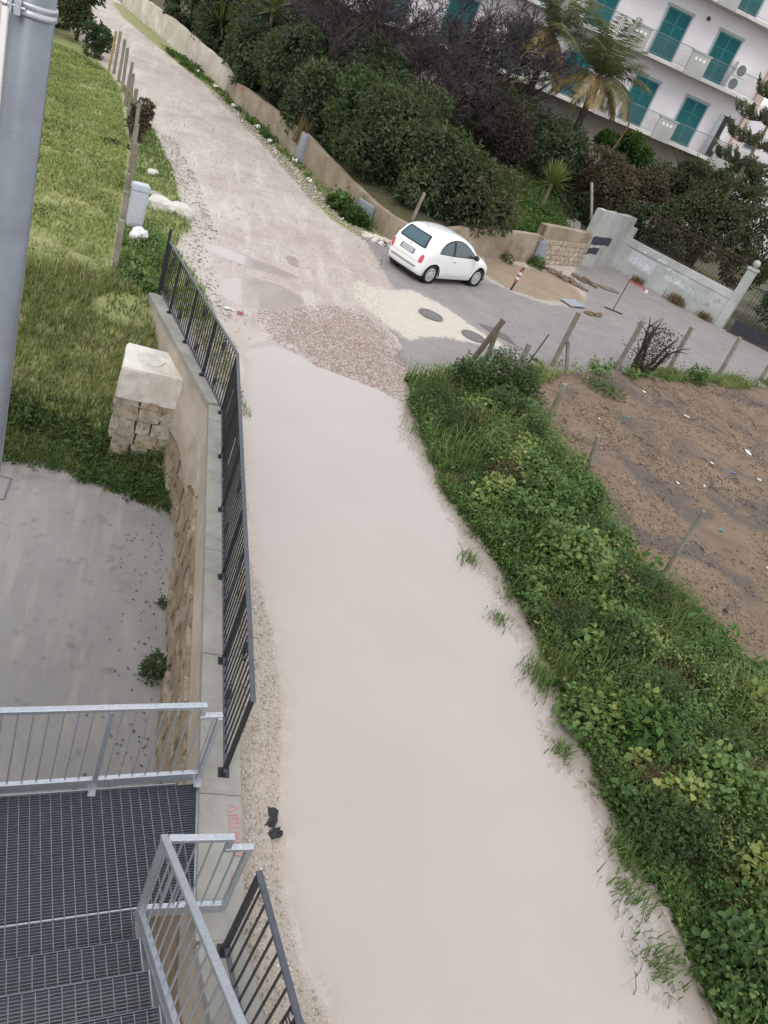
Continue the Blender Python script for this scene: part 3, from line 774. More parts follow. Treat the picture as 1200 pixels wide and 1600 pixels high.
# tall steel pipe and white wall corner at the left edge of the view
pp = thing('steel_pipe', 'tall grey galvanised pipe with clamp at the left edge', 'pipe', (-.408, 2.55, YARD))
MB().lathe([(.0,YARD),(.055,YARD),(.055,9.0),(0,9.0)], 40, (-.408, 2.55, 0)).build('pipe_body', M_PIPE, pp, smooth=False)
for o in pp.children: o.data.polygons.foreach_set('use_smooth', [len(p.vertices) == 4 and abs(p.normal.z) < .5 for p in o.data.polygons])
cz = 5.66
cl = MB().lathe([(.0552,cz-.016),(.0585,cz-.016),(.0605,cz-.012),(.0605,cz-.004),(.0580,cz-.002),(.0580,cz+.002),(.0605,cz+.004),(.0605,cz+.012),(.0585,cz+.016),(.0552,cz+.016)], 40, (-.408, 2.55, 0)).build('clamp', M_GALV, pp, smooth=True)
bx = MB(); bx.box(-.44, -.425, 2.478, 2.496, cz-.018, cz+.018); bx.box(-.452, -.446, 2.478, 2.496, cz-.018, cz+.018); bx.tube([(-.475,2.486,cz),(-.415,2.486,cz)], .0045, 8); bx.tube([(-.468,2.486,cz),(-.458,2.486,cz)], .009, 6)
bx.build('clamp_bolt', M_GALV, cl)
wc = thing('white_building_corner', 'white rendered house corner behind the grey pipe', 'house wall', (-1.5, 3.4, YARD))
MB().box(-3.2, -.625, 3.32, 3.6, YARD, 9).build('wall', M_WHITEPL, wc)
MB().box(-.624, -.607, 3.31, 3.62, YARD, 9).build('corner_trim', M_WHITEPAINT, wc)
# ------------------------------------------------------------------ garden walls along the road
def subdiv_jitter(o, cuts, amp, seed=0):
    r = random.Random(seed); bm = bmesh.new(); bm.from_mesh(o.data)
    bmesh.ops.subdivide_edges(bm, edges=bm.edges[:], cuts=cuts, use_grid_fill=True)
    for v in bm.verts: v.co += Vector((r.uniform(-amp,amp), r.uniform(-amp,amp), r.uniform(-amp,amp)))
    bm.to_mesh(o.data); bm.free()
def wall_run(mb, pts, hts, th, z0=-.2):
    # wall following points; hts = top height at each point; thickness grows to the garden side (left of travel)
    P = [Vector(p) for p in pts]; n = len(P); offs = []
    for i in range(n):
        d = (P[min(i+1,n-1)]-P[max(i-1,0)]).normalized(); offs.append(Vector((d.y, -d.x))*-th)
    vs = []
    for p, o, h in zip(P, offs, hts):
        vs += [(p.x,p.y,z0),(p.x,p.y,h),(p.x+o.x,p.y+o.y,h),(p.x+o.x,p.y+o.y,z0)]
    fs = [(0,1,2,3), tuple(4*(n-1)+k for k in (3,2,1,0))]
    for i in range(n-1):
        a, b = 4*i, 4*i+4
        for k in range(4): fs.append((a+k, b+k, b+(k+1)%4, a+(k+1)%4))
    mb.add(vs, fs)
def densify(pts, hts, step, amp, seed):
    r = random.Random(seed); op, oh = [], []
    for i in range(len(pts)-1):
        a, b = Vector(pts[i]), Vector(pts[i+1]); k = max(1, int((b-a).length/step))
        for j in range(k):
            t = j/k; p = a.lerp(b, t); op.append((p.x, p.y)); oh.append(hts[i]*(1-t)+hts[i+1]*t + r.uniform(-amp, amp))
    op.append(tuple(pts[-1])); oh.append(hts[-1]); return op, oh
g1 = thing('road_wall', 'low brown rendered wall along the dirt road, from the grey panel down to the car', 'wall', (5.5, 28, 0))
pp_, hh_ = densify([(4.36,32.1),(4.99,29.6),(5.97,26.4),(6.6,25.15),(7.1,24.72),(7.74,24.55),(10.4,26.55),(13.2,28.35)], [.95,.85,.72,.66,.66,.72,1.0,1.02], .45, .018, 1)
mb = MB(); wall_run(mb, pp_, hh_, .26); mb.build('wall_face', M_WALLROAD, g1)
mb = MB(); wall_run(mb, [(6.93,24.86-.035),(7.27,24.70-.035)], [.45,.45], .03, .05); mb.build('bricked_opening', M_BLOCK, g1)
mb = MB(); mb.bar((6.92,24.84,.47),(7.28,24.68,.47),.03,.05); mb.bar((6.92,24.84,.0),(6.92,24.84,.46),.04,.04); mb.bar((7.28,24.68,.0),(7.28,24.68,.46),.04,.04); o_ = mb.build('opening_frame', M_MORTAR, g1); tag(o_, kind='stuff')
g2 = thing('road_wall', 'stretch of brown rendered road wall between the grey panel and the yucca trees', 'wall', (3, 36, 0))
pp_, hh_ = densify([(1.75,40.2),(2.0,38.7),(3.86,34.05),(4.40,31.95)], [.8,.9,.92,.95], .5, .02, 2)
mb = MB(); wall_run(mb, pp_, hh_, .26); mb.build('wall_face', M_WALLROAD, g2)
g3 = thing('road_wall', 'farthest stretch of pale road wall at the top of the dirt road', 'wall', (-1, 50, 0))
pp_, hh_ = densify([(-4.77,60.4),(-3.41,55.6),(-1.7,51.08),(0,46.2),(1.3,43.3),(1.62,41.5)], [1.1,1.15,1.2,1.1,.9,.75], .6, .03, 3)
mb = MB(); wall_run(mb, pp_, hh_, .28); mb.build('wall_face', M_WHITEPL, g3)
# block wall
g4 = thing('block_wall', 'wall of pale tufa blocks below the yucca, rendered along its top', 'wall', (14.6, 29.4, 0))
a, b = Vector((13.2,28.35)), Vector((16.1,30.5)); d = (b-a).normalized(); nn = Vector((d.y,-d.x)); L = (b-a).length
mb = MB(); wall_run(mb, [tuple(a-nn*.03), tuple(b-nn*.03)], [1.38,1.30], .3); mb.build('mortar_core', M_MORTAR, g4)
mb = MB(); wall_run(mb, *densify([tuple(a+nn*.03), tuple(b+nn*.03)], [1.42,1.34], .4, .015, 5), .35, .95); mb.build('rendered_band', M_WALLROAD, g4)
VB = stone_variants(6, 21, .10, .02)
z = .0
for row in range(5):
    s = -.1*(row%2)+.04
    while s < L-.1:
        ww = rnd.uniform(.34,.42)
        p = a + d*(s+ww/2) + nn*(.0)
        put('block', rnd.choice(VB), M_BLOCK, g4, fM((p.x,p.y,z+.095), (d.x,d.y,0), (0,0,1), ww*.93, .16+rnd.uniform(0,.03), .175)); s += ww
    z += .19
# grey panels (meter cabinets) on the walls
M_CAB = plain('grey_cabinet_paint', (.22,.24,.27), (.28,.30,.33), 4, .5, .05)
def cabinet(label, p, d, w, h, z0, lean=0):
    t = thing('utility_cabinet', label, 'cabinet', (p[0],p[1],z0), math.atan2(d[1],d[0]))
    MB().box(-w/2,w/2,-.12,0,0,h).build('box', M_CAB, t, bevel=.01, local=True)
    MB().box(-w/2+.03,w/2-.03,-.132,-.121,.04,h-.04).build('door', M_CAB, t, local=True)
    return t
cabinet('tall grey cabinet standing at the break in the road wall', (4.42,31.85), (.27,-.96), .55, .95, .05)
cabinet('grey cabinet set in the road wall near the rubble heap', (6.05,26.05), (.5,-.87), .75, .5, .12)
cabinet('narrow grey cabinet where the brown wall meets the block wall', (13.3,28.36), (.84,.55), .5, .75, .12)
# grey painted wall with two black patches
g5 = thing('grey_wall', 'high weathered grey wall with two black painted-over patches', 'wall', (17.4, 31.5, 0))
a, b = Vector((16.1,30.5)), Vector((18.95,32.75)); d = (b-a).normalized(); nn = Vector((d.y,-d.x)); L = (b-a).length
mb = MB(); wall_run(mb, *densify([tuple(a), tuple(b)], [2.3,2.2], .5, .02, 8), .3); mb.build('wall_face', M_GREYWALL, g5)
def ragged(mb, s0, s1, z0, z1, off=.006, amp=.05, n=9, seed=0):
    r = random.Random(seed); top = [(s0+(s1-s0)*i/n, z1+r.uniform(-amp,amp)*.5) for i in range(n+1)]; bot = [(s0+(s1-s0)*i/n+(r.uniform(-amp,amp) if i in (0,n) else 0), z0+r.uniform(-amp,amp)*.5) for i in range(n+1)]
    vs = []
    for (s,z) in bot+top:
        p = a+d*s+nn*off; vs.append((p.x,p.y,z))
    mb.add(vs, [(i, i+1, n+2+i, n+1+i) for i in range(n)])
M_BLACKPAINT = plain('black_sprayed_paint', (.03,.032,.042), (.05,.052,.062), 9, .7, .05)
mb = MB(); ragged(mb, .25, 2.15, .92, 1.26, seed=1); mb.build('black_patch', M_BLACKPAINT, g5)
mb = MB(); ragged(mb, .15, 1.35, .52, .80, seed=2); mb.build('black_patch', M_BLACKPAINT, g5)
MB().bar((16.12,30.44,1.2),(16.0,32.3,2.9),.10,.06).build('edge_pipe', M_POST, g5)
sl = thing('concrete_ramp', 'sloping grey concrete slab above the block wall', 'ramp', (16,32,1.4))
C4 = [(14.9,30.6),(16.0,31.0),(17.0,33.6),(15.2,34.6)]; mb = MB(); K_ = 6; G_ = []
for j in range(K_+1):
    for i in range(K_+1):
        u, v = i/K_, j/K_; x = (C4[0][0]*(1-u)+C4[1][0]*u)*(1-v)+(C4[3][0]*(1-u)+C4[2][0]*u)*v; y = (C4[0][1]*(1-u)+C4[1][1]*u)*(1-v)+(C4[3][1]*(1-u)+C4[2][1]*u)*v
        G_.append((x, y, gz(x,y)+.14))
mb.add(G_+[(x,y,z-.3) for x,y,z in G_], [(j*(K_+1)+i, j*(K_+1)+i+1, (j+1)*(K_+1)+i+1, (j+1)*(K_+1)+i) for j in range(K_) for i in range(K_)] + [(i, 49+i, 49+i+1, i+1) for i in range(K_)] + [(6+7*j, 6+7*j+49, 13+7*j+49, 13+7*j) for j in range(K_)])
o = mb.build('slab', M_COPING, sl)
# gate wall with graffiti
g6 = thing('gate_wall', 'pale grey wall with white graffiti and iron railing beside the driveway gate', 'wall', (20.5, 30.4, 0))
a, b = Vector((18.8,32.6)), Vector((22.2,28.3)); d = (b-a).normalized(); nn = Vector((d.y,-d.x)); L = (b-a).length
if nn.y > 0: nn = -nn
def gw(s, o, z): p = a+d*s+nn*o; return (p.x,p.y,z)
def gwb(mb, s0, s1, o0, o1, z0, z1):
    P = [gw(s,o,z) for z in (z0,z1) for s,o in ((s0,o0),(s0,o1),(s1,o1),(s1,o0))]
    mb.add(P, [(0,1,2,3),(7,6,5,4),(0,4,5,1),(1,5,6,2),(2,6,7,3),(3,7,4,0)])
M_PALEGREY = m_conc('pale_greenish_render', (.40,.42,.40), (.31,.33,.31), (.50,.52,.51), 1.8)
mb = MB(); gwb(mb, -.3, 5.2, -.25, 0, -.2, 1.12); mb.build('wall_face', M_PALEGREY, g6)
mb = MB(); gwb(mb, -.1, 5.2, -.27, .03, 1.12, 1.42); mb.build('coping_band', M_PALEGREY, g6, bevel=.01)
mb = MB(); gwb(mb, -.35, .18, -.28, .02, -.2, 1.85); mb.build('end_pier', M_GREYWALL, g6, bevel=.01)
# pillar with ball
pl = MB(); gwb(pl, 5.2, 5.55, -.29, .04, -.2, 2.42); p_ = pl.build('pillar', M_PALEGREY, g6, bevel=.012)
mb = MB(); gwb(mb, 5.16, 5.59, -.33, .08, 2.42, 2.52); c_ = mb.build('pillar_cap', M_PALEGREY, p_, bevel=.012)
cx_, cy_, _ = gw(5.375, -.125, 0)
prof = [(0,2.52),(.07,2.52),(.06,2.56)] + [(.145*math.sin(t), 2.70-.145*math.cos(t)) for t in np.linspace(.5, PI, 14)]
mb = MB().lathe(prof, 20, (cx_,cy_,0)); mb.build('ball_finial', M_PALEGREY, p_, smooth=True)
M_RUSTY = plain('rusty_brown_iron', (.045,.022,.016), (.075,.035,.024), 10, .75, .2)
mb = MB().bar(gw(.5,-.12,2.68), gw(4.75,-.12,2.68), .035, .03); mb.build('top_rail', M_RUSTY, g6)
mb = MB().bar(gw(.5,-.12,2.55), gw(4.95,-.12,2.55), .02, .02); mb.build('middle_rail', M_RUSTY, g6)
mb = MB().bar(gw(.5,-.12,1.50), gw(5.2,-.12,1.50), .035, .02); mb.build('bottom_rail', M_RUSTY, g6)
mb = MB().tube([gw(4.75+.42*math.sin(t)*.9,-.12,2.26+.42*math.cos(t)) for t in np.linspace(0,PI/2,7)]+[gw(5.2,-.12,2.2)], .014, 6); mb.build('scroll_end', M_RUSTY, g6)
bme = MB().bar((0,0,1.42),(0,0,2.67),.014,.014).mesh('bar')
s = .58
while s < 5.1:
    q = gw(s,-.12,0); top = 2.67 if s < 4.72 else 2.3
    put('bar', bme, M_RUSTY, g6, Matrix.Translation((q[0],q[1],0)) if top > 2.6 else Matrix.Translation((q[0],q[1],.42)) @ Matrix.Diagonal((1,1,.70,1))); s += .115
# graffiti strokes
M_SPRAY = plain('white_spray_paint', (.78,.80,.82), (.66,.70,.74), 12, .7, .02); M_SPRAYD = plain('dark_spray_paint', (.16,.17,.17), (.22,.23,.23), 12, .7, .02)
M_FADE = plain('lilac_faded_paint', (.50,.50,.56), (.42,.43,.48), 5, .8, .02)
def stroke(mb, pts, w, off):
    for i in range(len(pts)-1):
        (s0,z0),(s1,z1) = pts[i], pts[i+1]; dx, dz = s1-s0, z1-z0; l = math.hypot(dx,dz) or 1; px, pz = -dz/l*w/2, dx/l*w/2; ex, ez = dx/l*w*.3, dz/l*w*.3
        o_ = off + .0006*i
        mb.add([gw(s0-ex+px,o_,z0-ez+pz),gw(s0-ex-px,o_,z0-ez-pz),gw(s1+ex-px,o_,z1+ez-pz),gw(s1+ex+px,o_,z1+ez+pz)],[(0,1,2,3)])
def script_line(mb, s0, z0, n, adv, hgt, seed, slope=0, w=.022, off=.004):
    r = random.Random(seed); s = s0
    for k in range(n):
        zz = z0 + slope*(s-s0); typ = r.choice('mnloesta'); c = adv*.8
        if typ in 'mn': P = [(0,0),(.08,1),(.45,.2),(.75,1),(1,0)]
        elif typ in 'lt': P = [(.1,1),(.3,.1),(.8,.15),(.9,.4)]
        elif typ in 'oa': P = [(.8,.9),(.3,1),(.05,.5),(.35,0),(.8,.2),(.85,.8),(.95,.0)]
        elif typ == 's': P = [(.9,.9),(.3,1),(.2,.65),(.8,.4),(.7,0),(.1,.1)]
        else: P = [(.1,.5),(.8,.55),(.75,.95),(.25,.9),(.1,.4),(.4,0),(.9,.15)]
        h2 = hgt*r.uniform(.6,1.35); sl_ = r.uniform(-.3,.5); zz += r.uniform(-.12,.12)*hgt; stroke(mb, [(s+(x+sl_*y)*c+r.uniform(-.12,.12)*c, zz+(y+r.uniform(-.15,.15))*h2) for x,y in P], w*r.uniform(.6,1.1), off); s += adv*r.uniform(.85,1.15)
mb = MB(); script_line(mb, 2.25, .98, 6, .17, .16, 3, .02, .02); mb.build('graffiti', M_SPRAY, g6)
mb = MB(); script_line(mb, 2.35, .66, 8, .20, .20, 8, -.05, .03); mb.build('graffiti', M_SPRAY, g6)
mb = MB(); script_line(mb, .75, 1.16, 4, .10, .09, 5, .0, .02, .034); mb.build('graffiti', M_SPRAY, g6)
mb = MB(); script_line(mb, 1.75, 1.15, 4, .10, .09, 6, .0, .02, .034); mb.build('graffiti', M_SPRAY, g6)
mb = MB(); script_line(mb, .6, .62, 7, .14, .24, 12, -.05, .03, .006); mb.build('graffiti', M_SPRAY, g6)
mb = MB(); script_line(mb, 4.7, .72, 2, .12, .16, 9, .3, .016); script_line(mb, 3.9, .40, 5, .17, .14, 17, .1, .014); mb.build('graffiti', M_SPRAYD, g6)
mb = MB()
mb.add([gw(.5,.0035,.52),gw(1.75,.0035,.45),gw(1.8,.0035,1.02),gw(.5,.0035,1.06)],[(0,1,2,3)]); mb.build('faded_paint_patch', M_FADE, g6)
# driveway gate
gt = thing('driveway_gate', 'black sliding driveway gate with thin bars right of the ball-topped pillar', 'gate', (23.5, 27, 0))
M_GATE = plain('black_gate_paint', (.02,.025,.03), (.035,.04,.046), 6, .35, .05)
a0, a1 = Vector((22.30,27.95,0)), Vector((26.4,25.0,0)); gd = (a1-a0).normalized(); gL = (a1-a0).length
gp = lambda t,z: tuple(a0+gd*t+Vector((0,0,z)))
MB().bar(gp(0,.03),gp(gL,.03),.10,.06).build('floor_track', M_RUSTY, gt)
MB().bar(gp(.1,.34),gp(gL,.34),.05,.50).build('lower_panel', M_GATE, gt, bevel=.005)
MB().bar(gp(.1,1.95),gp(gL,1.95),.05,.06).build('top_rail', M_GATE, gt)
MB().bar(gp(.1,1.25),gp(gL,1.25),.03,.03).build('middle_rail', M_GATE, gt)
bme = MB().bar((0,0,.59),(0,0,1.92),.016,.016).mesh('bar'); s = .2
while s < gL-.1:
    q = gp(s,0); put('bar', bme, M_GATE, gt, Matrix.Translation((q[0],q[1],0))); s += .125
# ------------------------------------------------------------------ apartment building
M_FACADE = m_conc('pinkish_white_render', (.72,.685,.71), (.64,.605,.63), (.76,.73,.75), .6)
M_SLAB = m_conc('balcony_concrete', (.58,.56,.53), (.44,.42,.39), (.66,.64,.62), 1.5)
M_GREYPANEL = m_conc('grey_balcony_panel', (.40,.40,.38), (.34,.34,.32), (.44,.44,.42), 1.2)
M_UNDER = m_conc('shaded_ground_floor_render', (.34,.31,.28), (.26,.23,.20), (.40,.37,.34), 1.0)  # shade below the lowest balcony slab is put into this darker colour
M_TEAL = plain('teal_shutter_paint', (.012,.145,.15), (.010,.115,.125), 2.5, .5, .05)
M_FRAMEGREY = plain('grey_window_surround', (.36,.38,.41), (.31,.33,.36), 3, .7, .03)
M_RAILGREY = plain('grey_balcony_rail', (.15,.16,.17), (.19,.2,.21), 4, .5, .03)
M_ACWHITE = plain('white_ac_casing', (.72,.73,.73), (.64,.65,.65), 3, .5, .03)
M_DARK = plain('dark_opening', (.02,.02,.022), (.03,.03,.03), 3, .5, 0)
M_GLASS = NT('window_glass'); M_GLASS = M_GLASS.done(M_GLASS.bsdf((.03,.04,.045), .06, 0, None, .6))
YF = 49.3; BX0, BX1 = 6.5, 32.3
bl = thing('apartment_building', 'pinkish white apartment block with teal shutters and long balconies', 'building', (20, 52, 0))
wl_ = MB().box(BX0, BX1, YF, 60, 4.9, 14.6).build('wall', M_FACADE, bl)
MB().box(BX0-.02, BX1+.02, YF+.35, 60.02, 0, 4.9).build('ground_floor_wall', M_UNDER, bl)
MB().box(BX1-.55, BX1, YF-.25, YF+.6, 0, 14.5).build('corner_pilaster', m_conc('salmon_render', (.55,.43,.36), (.48,.37,.31), (.6,.49,.42), 1), bl)
def door(xc, z0, w=1.56, h=2.42, ajar=False):
    h = min(h, 14.3-z0)
    dr = MB(); dr.box(xc-w/2-.14, xc+w/2+.14, YF-.05, YF-.003, z0+h, z0+h+.15); dr.box(xc-w/2-.10, xc-w/2, YF-.05, YF-.003, z0, z0+h); dr.box(xc+w/2, xc+w/2+.10, YF-.05, YF-.003, z0, z0+h)
    o = dr.build('door', M_FRAMEGREY, bl)
    for sgn in (-1, 1):
        x0, x1 = (xc-w/2+.01, xc-.006) if sgn < 0 else (xc+.006, xc+w/2-.01)
        m = MB(); m.box(x0, x0+.07, YF-.06, YF-.004, z0+.02, z0+h-.01); m.box(x1-.07, x1, YF-.06, YF-.004, z0+.02, z0+h-.01)
        for zz in (z0+.02, z0+h*.36, z0+h*.68, z0+h-.10): m.box(x0+.07, x1-.07, YF-.058, YF-.006, zz, zz+.09)
        zz = z0+.14
        while zz < z0+h-.12:
            m.add([(x0+.07,YF-.05,zz),(x1-.07,YF-.05,zz),(x1-.07,YF-.015,zz+.055),(x0+.07,YF-.015,zz+.055)],[(0,1,2,3)]); zz += .06
        m.box(x0+.07, x1-.07, YF-.013, YF-.005, z0+.05, z0+h-.05)
        s_ = m.build('shutter', M_TEAL, o); tag(s_, kind='stuff')
FLO = [5.03, 8.60, 12.17]
DX = [9.3, 12.9, 16.6, 20.3, 24.83, 28.43]
for fi, z in enumerate(FLO):
    for xi, xc in enumerate(DX): door(xc, z+.03)
# balconies
def balcony(z, x0, x1):
    sl = MB().box(x0, x1, YF-1.15, YF-.002, z-.20, z).build('balcony_slab', M_SLAB, bl, bevel=.015)
    m = MB().bar((x0,YF-1.08,z+1.06),(x1,YF-1.08,z+1.06),.05,.035); m.build('handrail', M_RAILGREY, sl)
    MB().bar((x0,YF-1.08,z+.10),(x1,YF-1.08,z+.10),.03,.02).build('lower_rail', M_RAILGREY, sl)
    m = MB(); x = x0+.05
    while x < x1: m.bar((x,YF-1.08,z+.11),(x,YF-1.08,z+1.045),.013,.013); x += .125
    b_ = m.build('balusters', M_RAILGREY, sl); tag(b_, kind='stuff')
    for xc in (7.6, 11.1, 14.75, 18.45, 22.55, 26.65):
        if x0 < xc < x1:
            p = MB().box(xc-.62, xc+.62, YF-1.22, YF-1.10, z-.22, z+.98).build('balcony_panel', M_GREYPANEL, bl, bevel=.01)
            MB().box(xc-.68, xc+.68, YF-1.25, YF-1.04, z+.98, z+1.05).build('panel_cap', M_GREYPANEL, p)
            for k in (-1,0,1): MB().box(xc+k*.27-.075, xc+k*.27+.075, YF-1.235, YF-1.222, z+.62, z+.77).build('white_opening', M_WHITEPAINT, p)
for z in FLO: balcony(z, BX0+.3, 31.5)
def ac(label, x, z, y=YF-.42):
    t = thing('air_conditioner', label, 'air conditioner', (x, y, z), 0, 'air conditioners on the balconies')
    c = MB().box(-.46,.46,-.18,.18,0,.72).build('casing', M_ACWHITE, t, bevel=.015, local=True)
    MB().lathe([(.29,-.186),(.29,-.20),(.255,-.20),(.255,-.186)], 20, (-.08,0,.36), 'y').build('fan_ring', M_RAILGREY, c, M=WM[t.name])
    MB().lathe([(0,-.187),(.25,-.187)], 20, (-.08,0,.36), 'y').build('fan', plain('fan_dark_grey', (.17,.18,.19), None, 3, .6, 0), c, M=WM[t.name])
ac('lower of two stacked white air conditioners on the upper balcony', 29.75, FLO[1]+.02)
ac('upper of two stacked white air conditioners on the upper balcony', 29.85, FLO[1]+.76)
ac('white air conditioner on the lower left balcony by the palm', 21.9, FLO[0]+.02)
# lower right bay: open shutter, doorway, grey parapet
MB().box(30.0, 30.32, YF-.5, YF-.45, 5.05, 7.35).build('open_shutter', M_FRAMEGREY, bl)
MB().box(30.45, 31.35, YF-.012, YF-.003, 5.05, 7.4).build('dark_doorway', M_DARK, bl)
MB().box(30.95, 31.33, YF-.10, YF-.013, 5.4, 7.2).build('white_panel', M_ACWHITE, bl)
MB().box(30.4, 32.2, YF-1.35, YF-1.16, 4.3, 5.55).build('grey_parapet', M_GREYPANEL, bl)
MB().box(31.5, 34, YF-1.0, YF-.3, 3.9, 6.1).build('side_wing', M_SLAB, bl)
MB().lathe([(0,-.03),(.12,-.03),(.12,0)], 14, (26.6, YF-.004, 11.3), 'y').build('vent_pipe', M_DARK, bl)
# second building right behind
b2 = thing('neighbour_building', 'pale house with small windows glimpsed at the right edge', 'building', (40, 58, 0))
MB().box(33.5, 52, 56, 66, 0, 9).build('wall', M_FACADE, b2)
for x in (35.0, 37.2):
    f = MB().box(x, x+1.0, 55.95, 55.998, 6.3, 7.3).build('window', M_FRAMEGREY, b2); MB().box(x+.08, x+.92, 55.93, 55.948, 6.38, 7.22).build('pane', M_GLASS, f)
# ------------------------------------------------------------------ small white hatchback
def catmull(xs, ys, q):
    xs = np.array(xs, float); ys = np.array(ys, float); m = np.gradient(ys, xs)
    i = np.clip(np.searchsorted(xs, q)-1, 0, len(xs)-2); h = xs[i+1]-xs[i]; t = (q-xs[i])/h
    return (2*t**3-3*t**2+1)*ys[i] + (t**3-2*t**2+t)*h*m[i] + (-2*t**3+3*t**2)*ys[i+1] + (t**3-t**2)*h*m[i+1]
def build_car():
    t_ = NT('white_car_paint'); M_PAINT = t_.done(t_.bsdf((.80,.80,.785), .28, 0, None, .5, Coat_Weight=.6, Coat_Roughness=.05))
    M_TYRE = plain('tyre_rubber', (.014,.014,.015), (.022,.022,.022), 20, .85, .2)
    M_RIM = plain('silver_wheel_trim', (.60,.62,.64), (.52,.54,.56), 10, .35, .02, metal=.5)
    M_BLACK = plain('black_plastic_trim', (.015,.015,.017), (.022,.022,.024), 10, .5, .05)
    t_ = NT('car_glass'); M_CG = t_.done(t_.bsdf((.06,.085,.095), .05, 0, None, .7))
    t_ = NT('rear_glass'); M_RG = t_.done(t_.bsdf((.04,.10,.125), .06, 0, None, .7))
    t_ = NT('red_lamp'); M_RED = t_.done(t_.bsdf((.55,.03,.07), .15, 0, None, .6, Coat_Weight=.5))
    M_CHROME = plain('chrome', (.55,.56,.57), None, 10, .2, 0, metal=.9)
    M_SEAM = plain('panel_gap', (.30,.30,.30), None, 10, .8, 0)
    car = thing('parked_car', 'small white hatchback parked on the asphalt beside the brown wall', 'car', (6.48, 21.72, 0), math.radians(33.5), None, .93)
    MW = WM[car.name]
    X = [-.02,.0,.04,.10,.20,.33,.50,.80,1.2,1.6,1.95,2.2,2.45,2.68,2.9,3.15,3.35,3.47,3.54,3.57]
    ZT = [.50,.66,.83,.96,1.15,1.335,1.43,1.478,1.490,1.468,1.402,1.305,1.155,1.005,.945,.865,.765,.66,.52,.42]
    WP = [.50,.60,.67,.725,.765,.785,.795,.802,.806,.808,.808,.806,.80,.79,.775,.74,.68,.60,.47,.36]
    BOT = [.34,.27,.235,.22,.20,.19,.18,.175,.175,.175,.175,.175,.175,.18,.185,.20,.215,.235,.28,.33]
    q = np.concatenate([np.linspace(-.02,.2,9), np.linspace(.24,3.2,60), np.linspace(3.24,3.57,11)])
    zt, wp, bt = catmull(X,ZT,q), catmull(X,WP,q), catmull(X,BOT,q)
    zb = np.minimum(.93, bt + (zt-bt)*.72)
    secs = []
    for x, ztp, w, b, be in zip(q, zt, wp, bt, zb):
        cab = float(np.clip((ztp-1.02)/.25, 0, 1))
        h = ztp-be; yb = w*.975
        pts = [(0,b),(w*.6,b),(w*.90,b+.01),(w*.965,b+.06),(w*.99,b+(be-b)*.30),(w,b+(be-b)*.48),(w*1.0,b+(be-b)*.62),(w*.99,b+(be-b)*.8),(yb,be)]
        # tumblehome (cabin) versus rounded bonnet shoulder
        c1 = [(.955,.22),(.90,.45),(.84,.66),(.765,.83),(.66,.925),(.50,.968),(.26,.993),(0,1)]
        c2 = [(.97,.25),(.92,.50),(.85,.68),(.75,.81),(.62,.90),(.45,.955),(.24,.99),(0,1)]
        for (a1,b1),(a2,b2) in zip(c1,c2): pts.append((yb*(a1*cab+a2*(1-cab)), be+h*(b1*cab+b2*(1-cab))))
        secs.append(pts)
    n = len(secs[0]); V = []; F = []
    for x, s in zip(q, secs):
        for (y,z) in s: V.append((x,-y,z))
        for (y,z) in s[1:-1][::-1]: V.append((x,y,z))
    k = 2*n-2
    for i in range(len(q)-1):
        for j in range(k): F.append((i*k+j, i*k+(j+1)%k, (i+1)*k+(j+1)%k, (i+1)*k+j))
    F.append(tuple(range(k))); F.append(tuple((len(q)-1)*k+j for j in range(k))[::-1])
    mb = MB(); mb.add(V,F); me = mb.mesh('body', True)
    bvh = BVHTree.FromPolygons([v.co for v in me.vertices], [p.vertices for p in me.polygons])
    bo = bpy.data.objects.new('tmp_body', me); COL.objects.link(bo)
    cutters = []
    for wx in (.56,2.86):
        for sg in (-1,1):
            c = MB().lathe([(0,.50*sg),(.345,.50*sg),(.345,1.0*sg),(0,1.0*sg)], 32, (wx,0,.30), 'y'); cm = c.mesh('cut'); co = bpy.data.objects.new('cut', cm); COL.objects.link(co); cutters.append(co)
            md = bo.modifiers.new('b','BOOLEAN'); md.object = co; md.operation = 'DIFFERENCE'; md.solver = 'EXACT'
    dg = bpy.context.evaluated_depsgraph_get(); me2 = bpy.data.meshes.new_from_object(bo.evaluated_get(dg))
    for o in cutters+[bo]: bpy.data.objects.remove(o)
    me2.name = 'body'; me2.materials.clear()
    body = mesh_obj('body', me2, M_PAINT, car, MW)
    me2.polygons.foreach_set('use_smooth', [True]*len(me2.polygons))
    try: me2.set_sharp_from_angle(angle=math.radians(40))
    except Exception: pass
    def decal(name, poly, axis, mat, off=.006, parent=body, step=.08, sgn=-1, dirv=None):
        bm = bmesh.new()
        if axis == 'side': P = [Vector((x,0,z)) for x,z in poly]; dv = Vector((0,-sgn,0)); st = Vector((0,sgn*2,0)); nax = ((1,0,0),(0,0,1))
        elif axis == 'rear': P = [Vector((0,y,z)) for y,z in poly]; dv = Vector((1,0,0)); st = Vector((-2,0,0)); nax = ((0,1,0),(0,0,1))
        elif axis == 'front': P = [Vector((0,y,z)) for y,z in poly]; dv = Vector((-1,0,0)); st = Vector((6,0,0)); nax = ((0,1,0),(0,0,1))
        elif axis == 'top': P = [Vector((x,y,0)) for x,y in poly]; dv = Vector((0,0,-1)); st = Vector((0,0,4)); nax = ((1,0,0),(0,1,0))
        bm.faces.new([bm.verts.new(p) for p in P])
        for nx in nax:
            nx = Vector(nx); lo = min(p.dot(nx) for p in P); hi = max(p.dot(nx) for p in P); c = lo+step
            while c < hi-.01:
                bmesh.ops.bisect_plane(bm, geom=bm.verts[:]+bm.edges[:]+bm.faces[:], plane_co=nx*c, plane_no=nx); c += step
        bmesh.ops.triangulate(bm, faces=bm.faces[:])
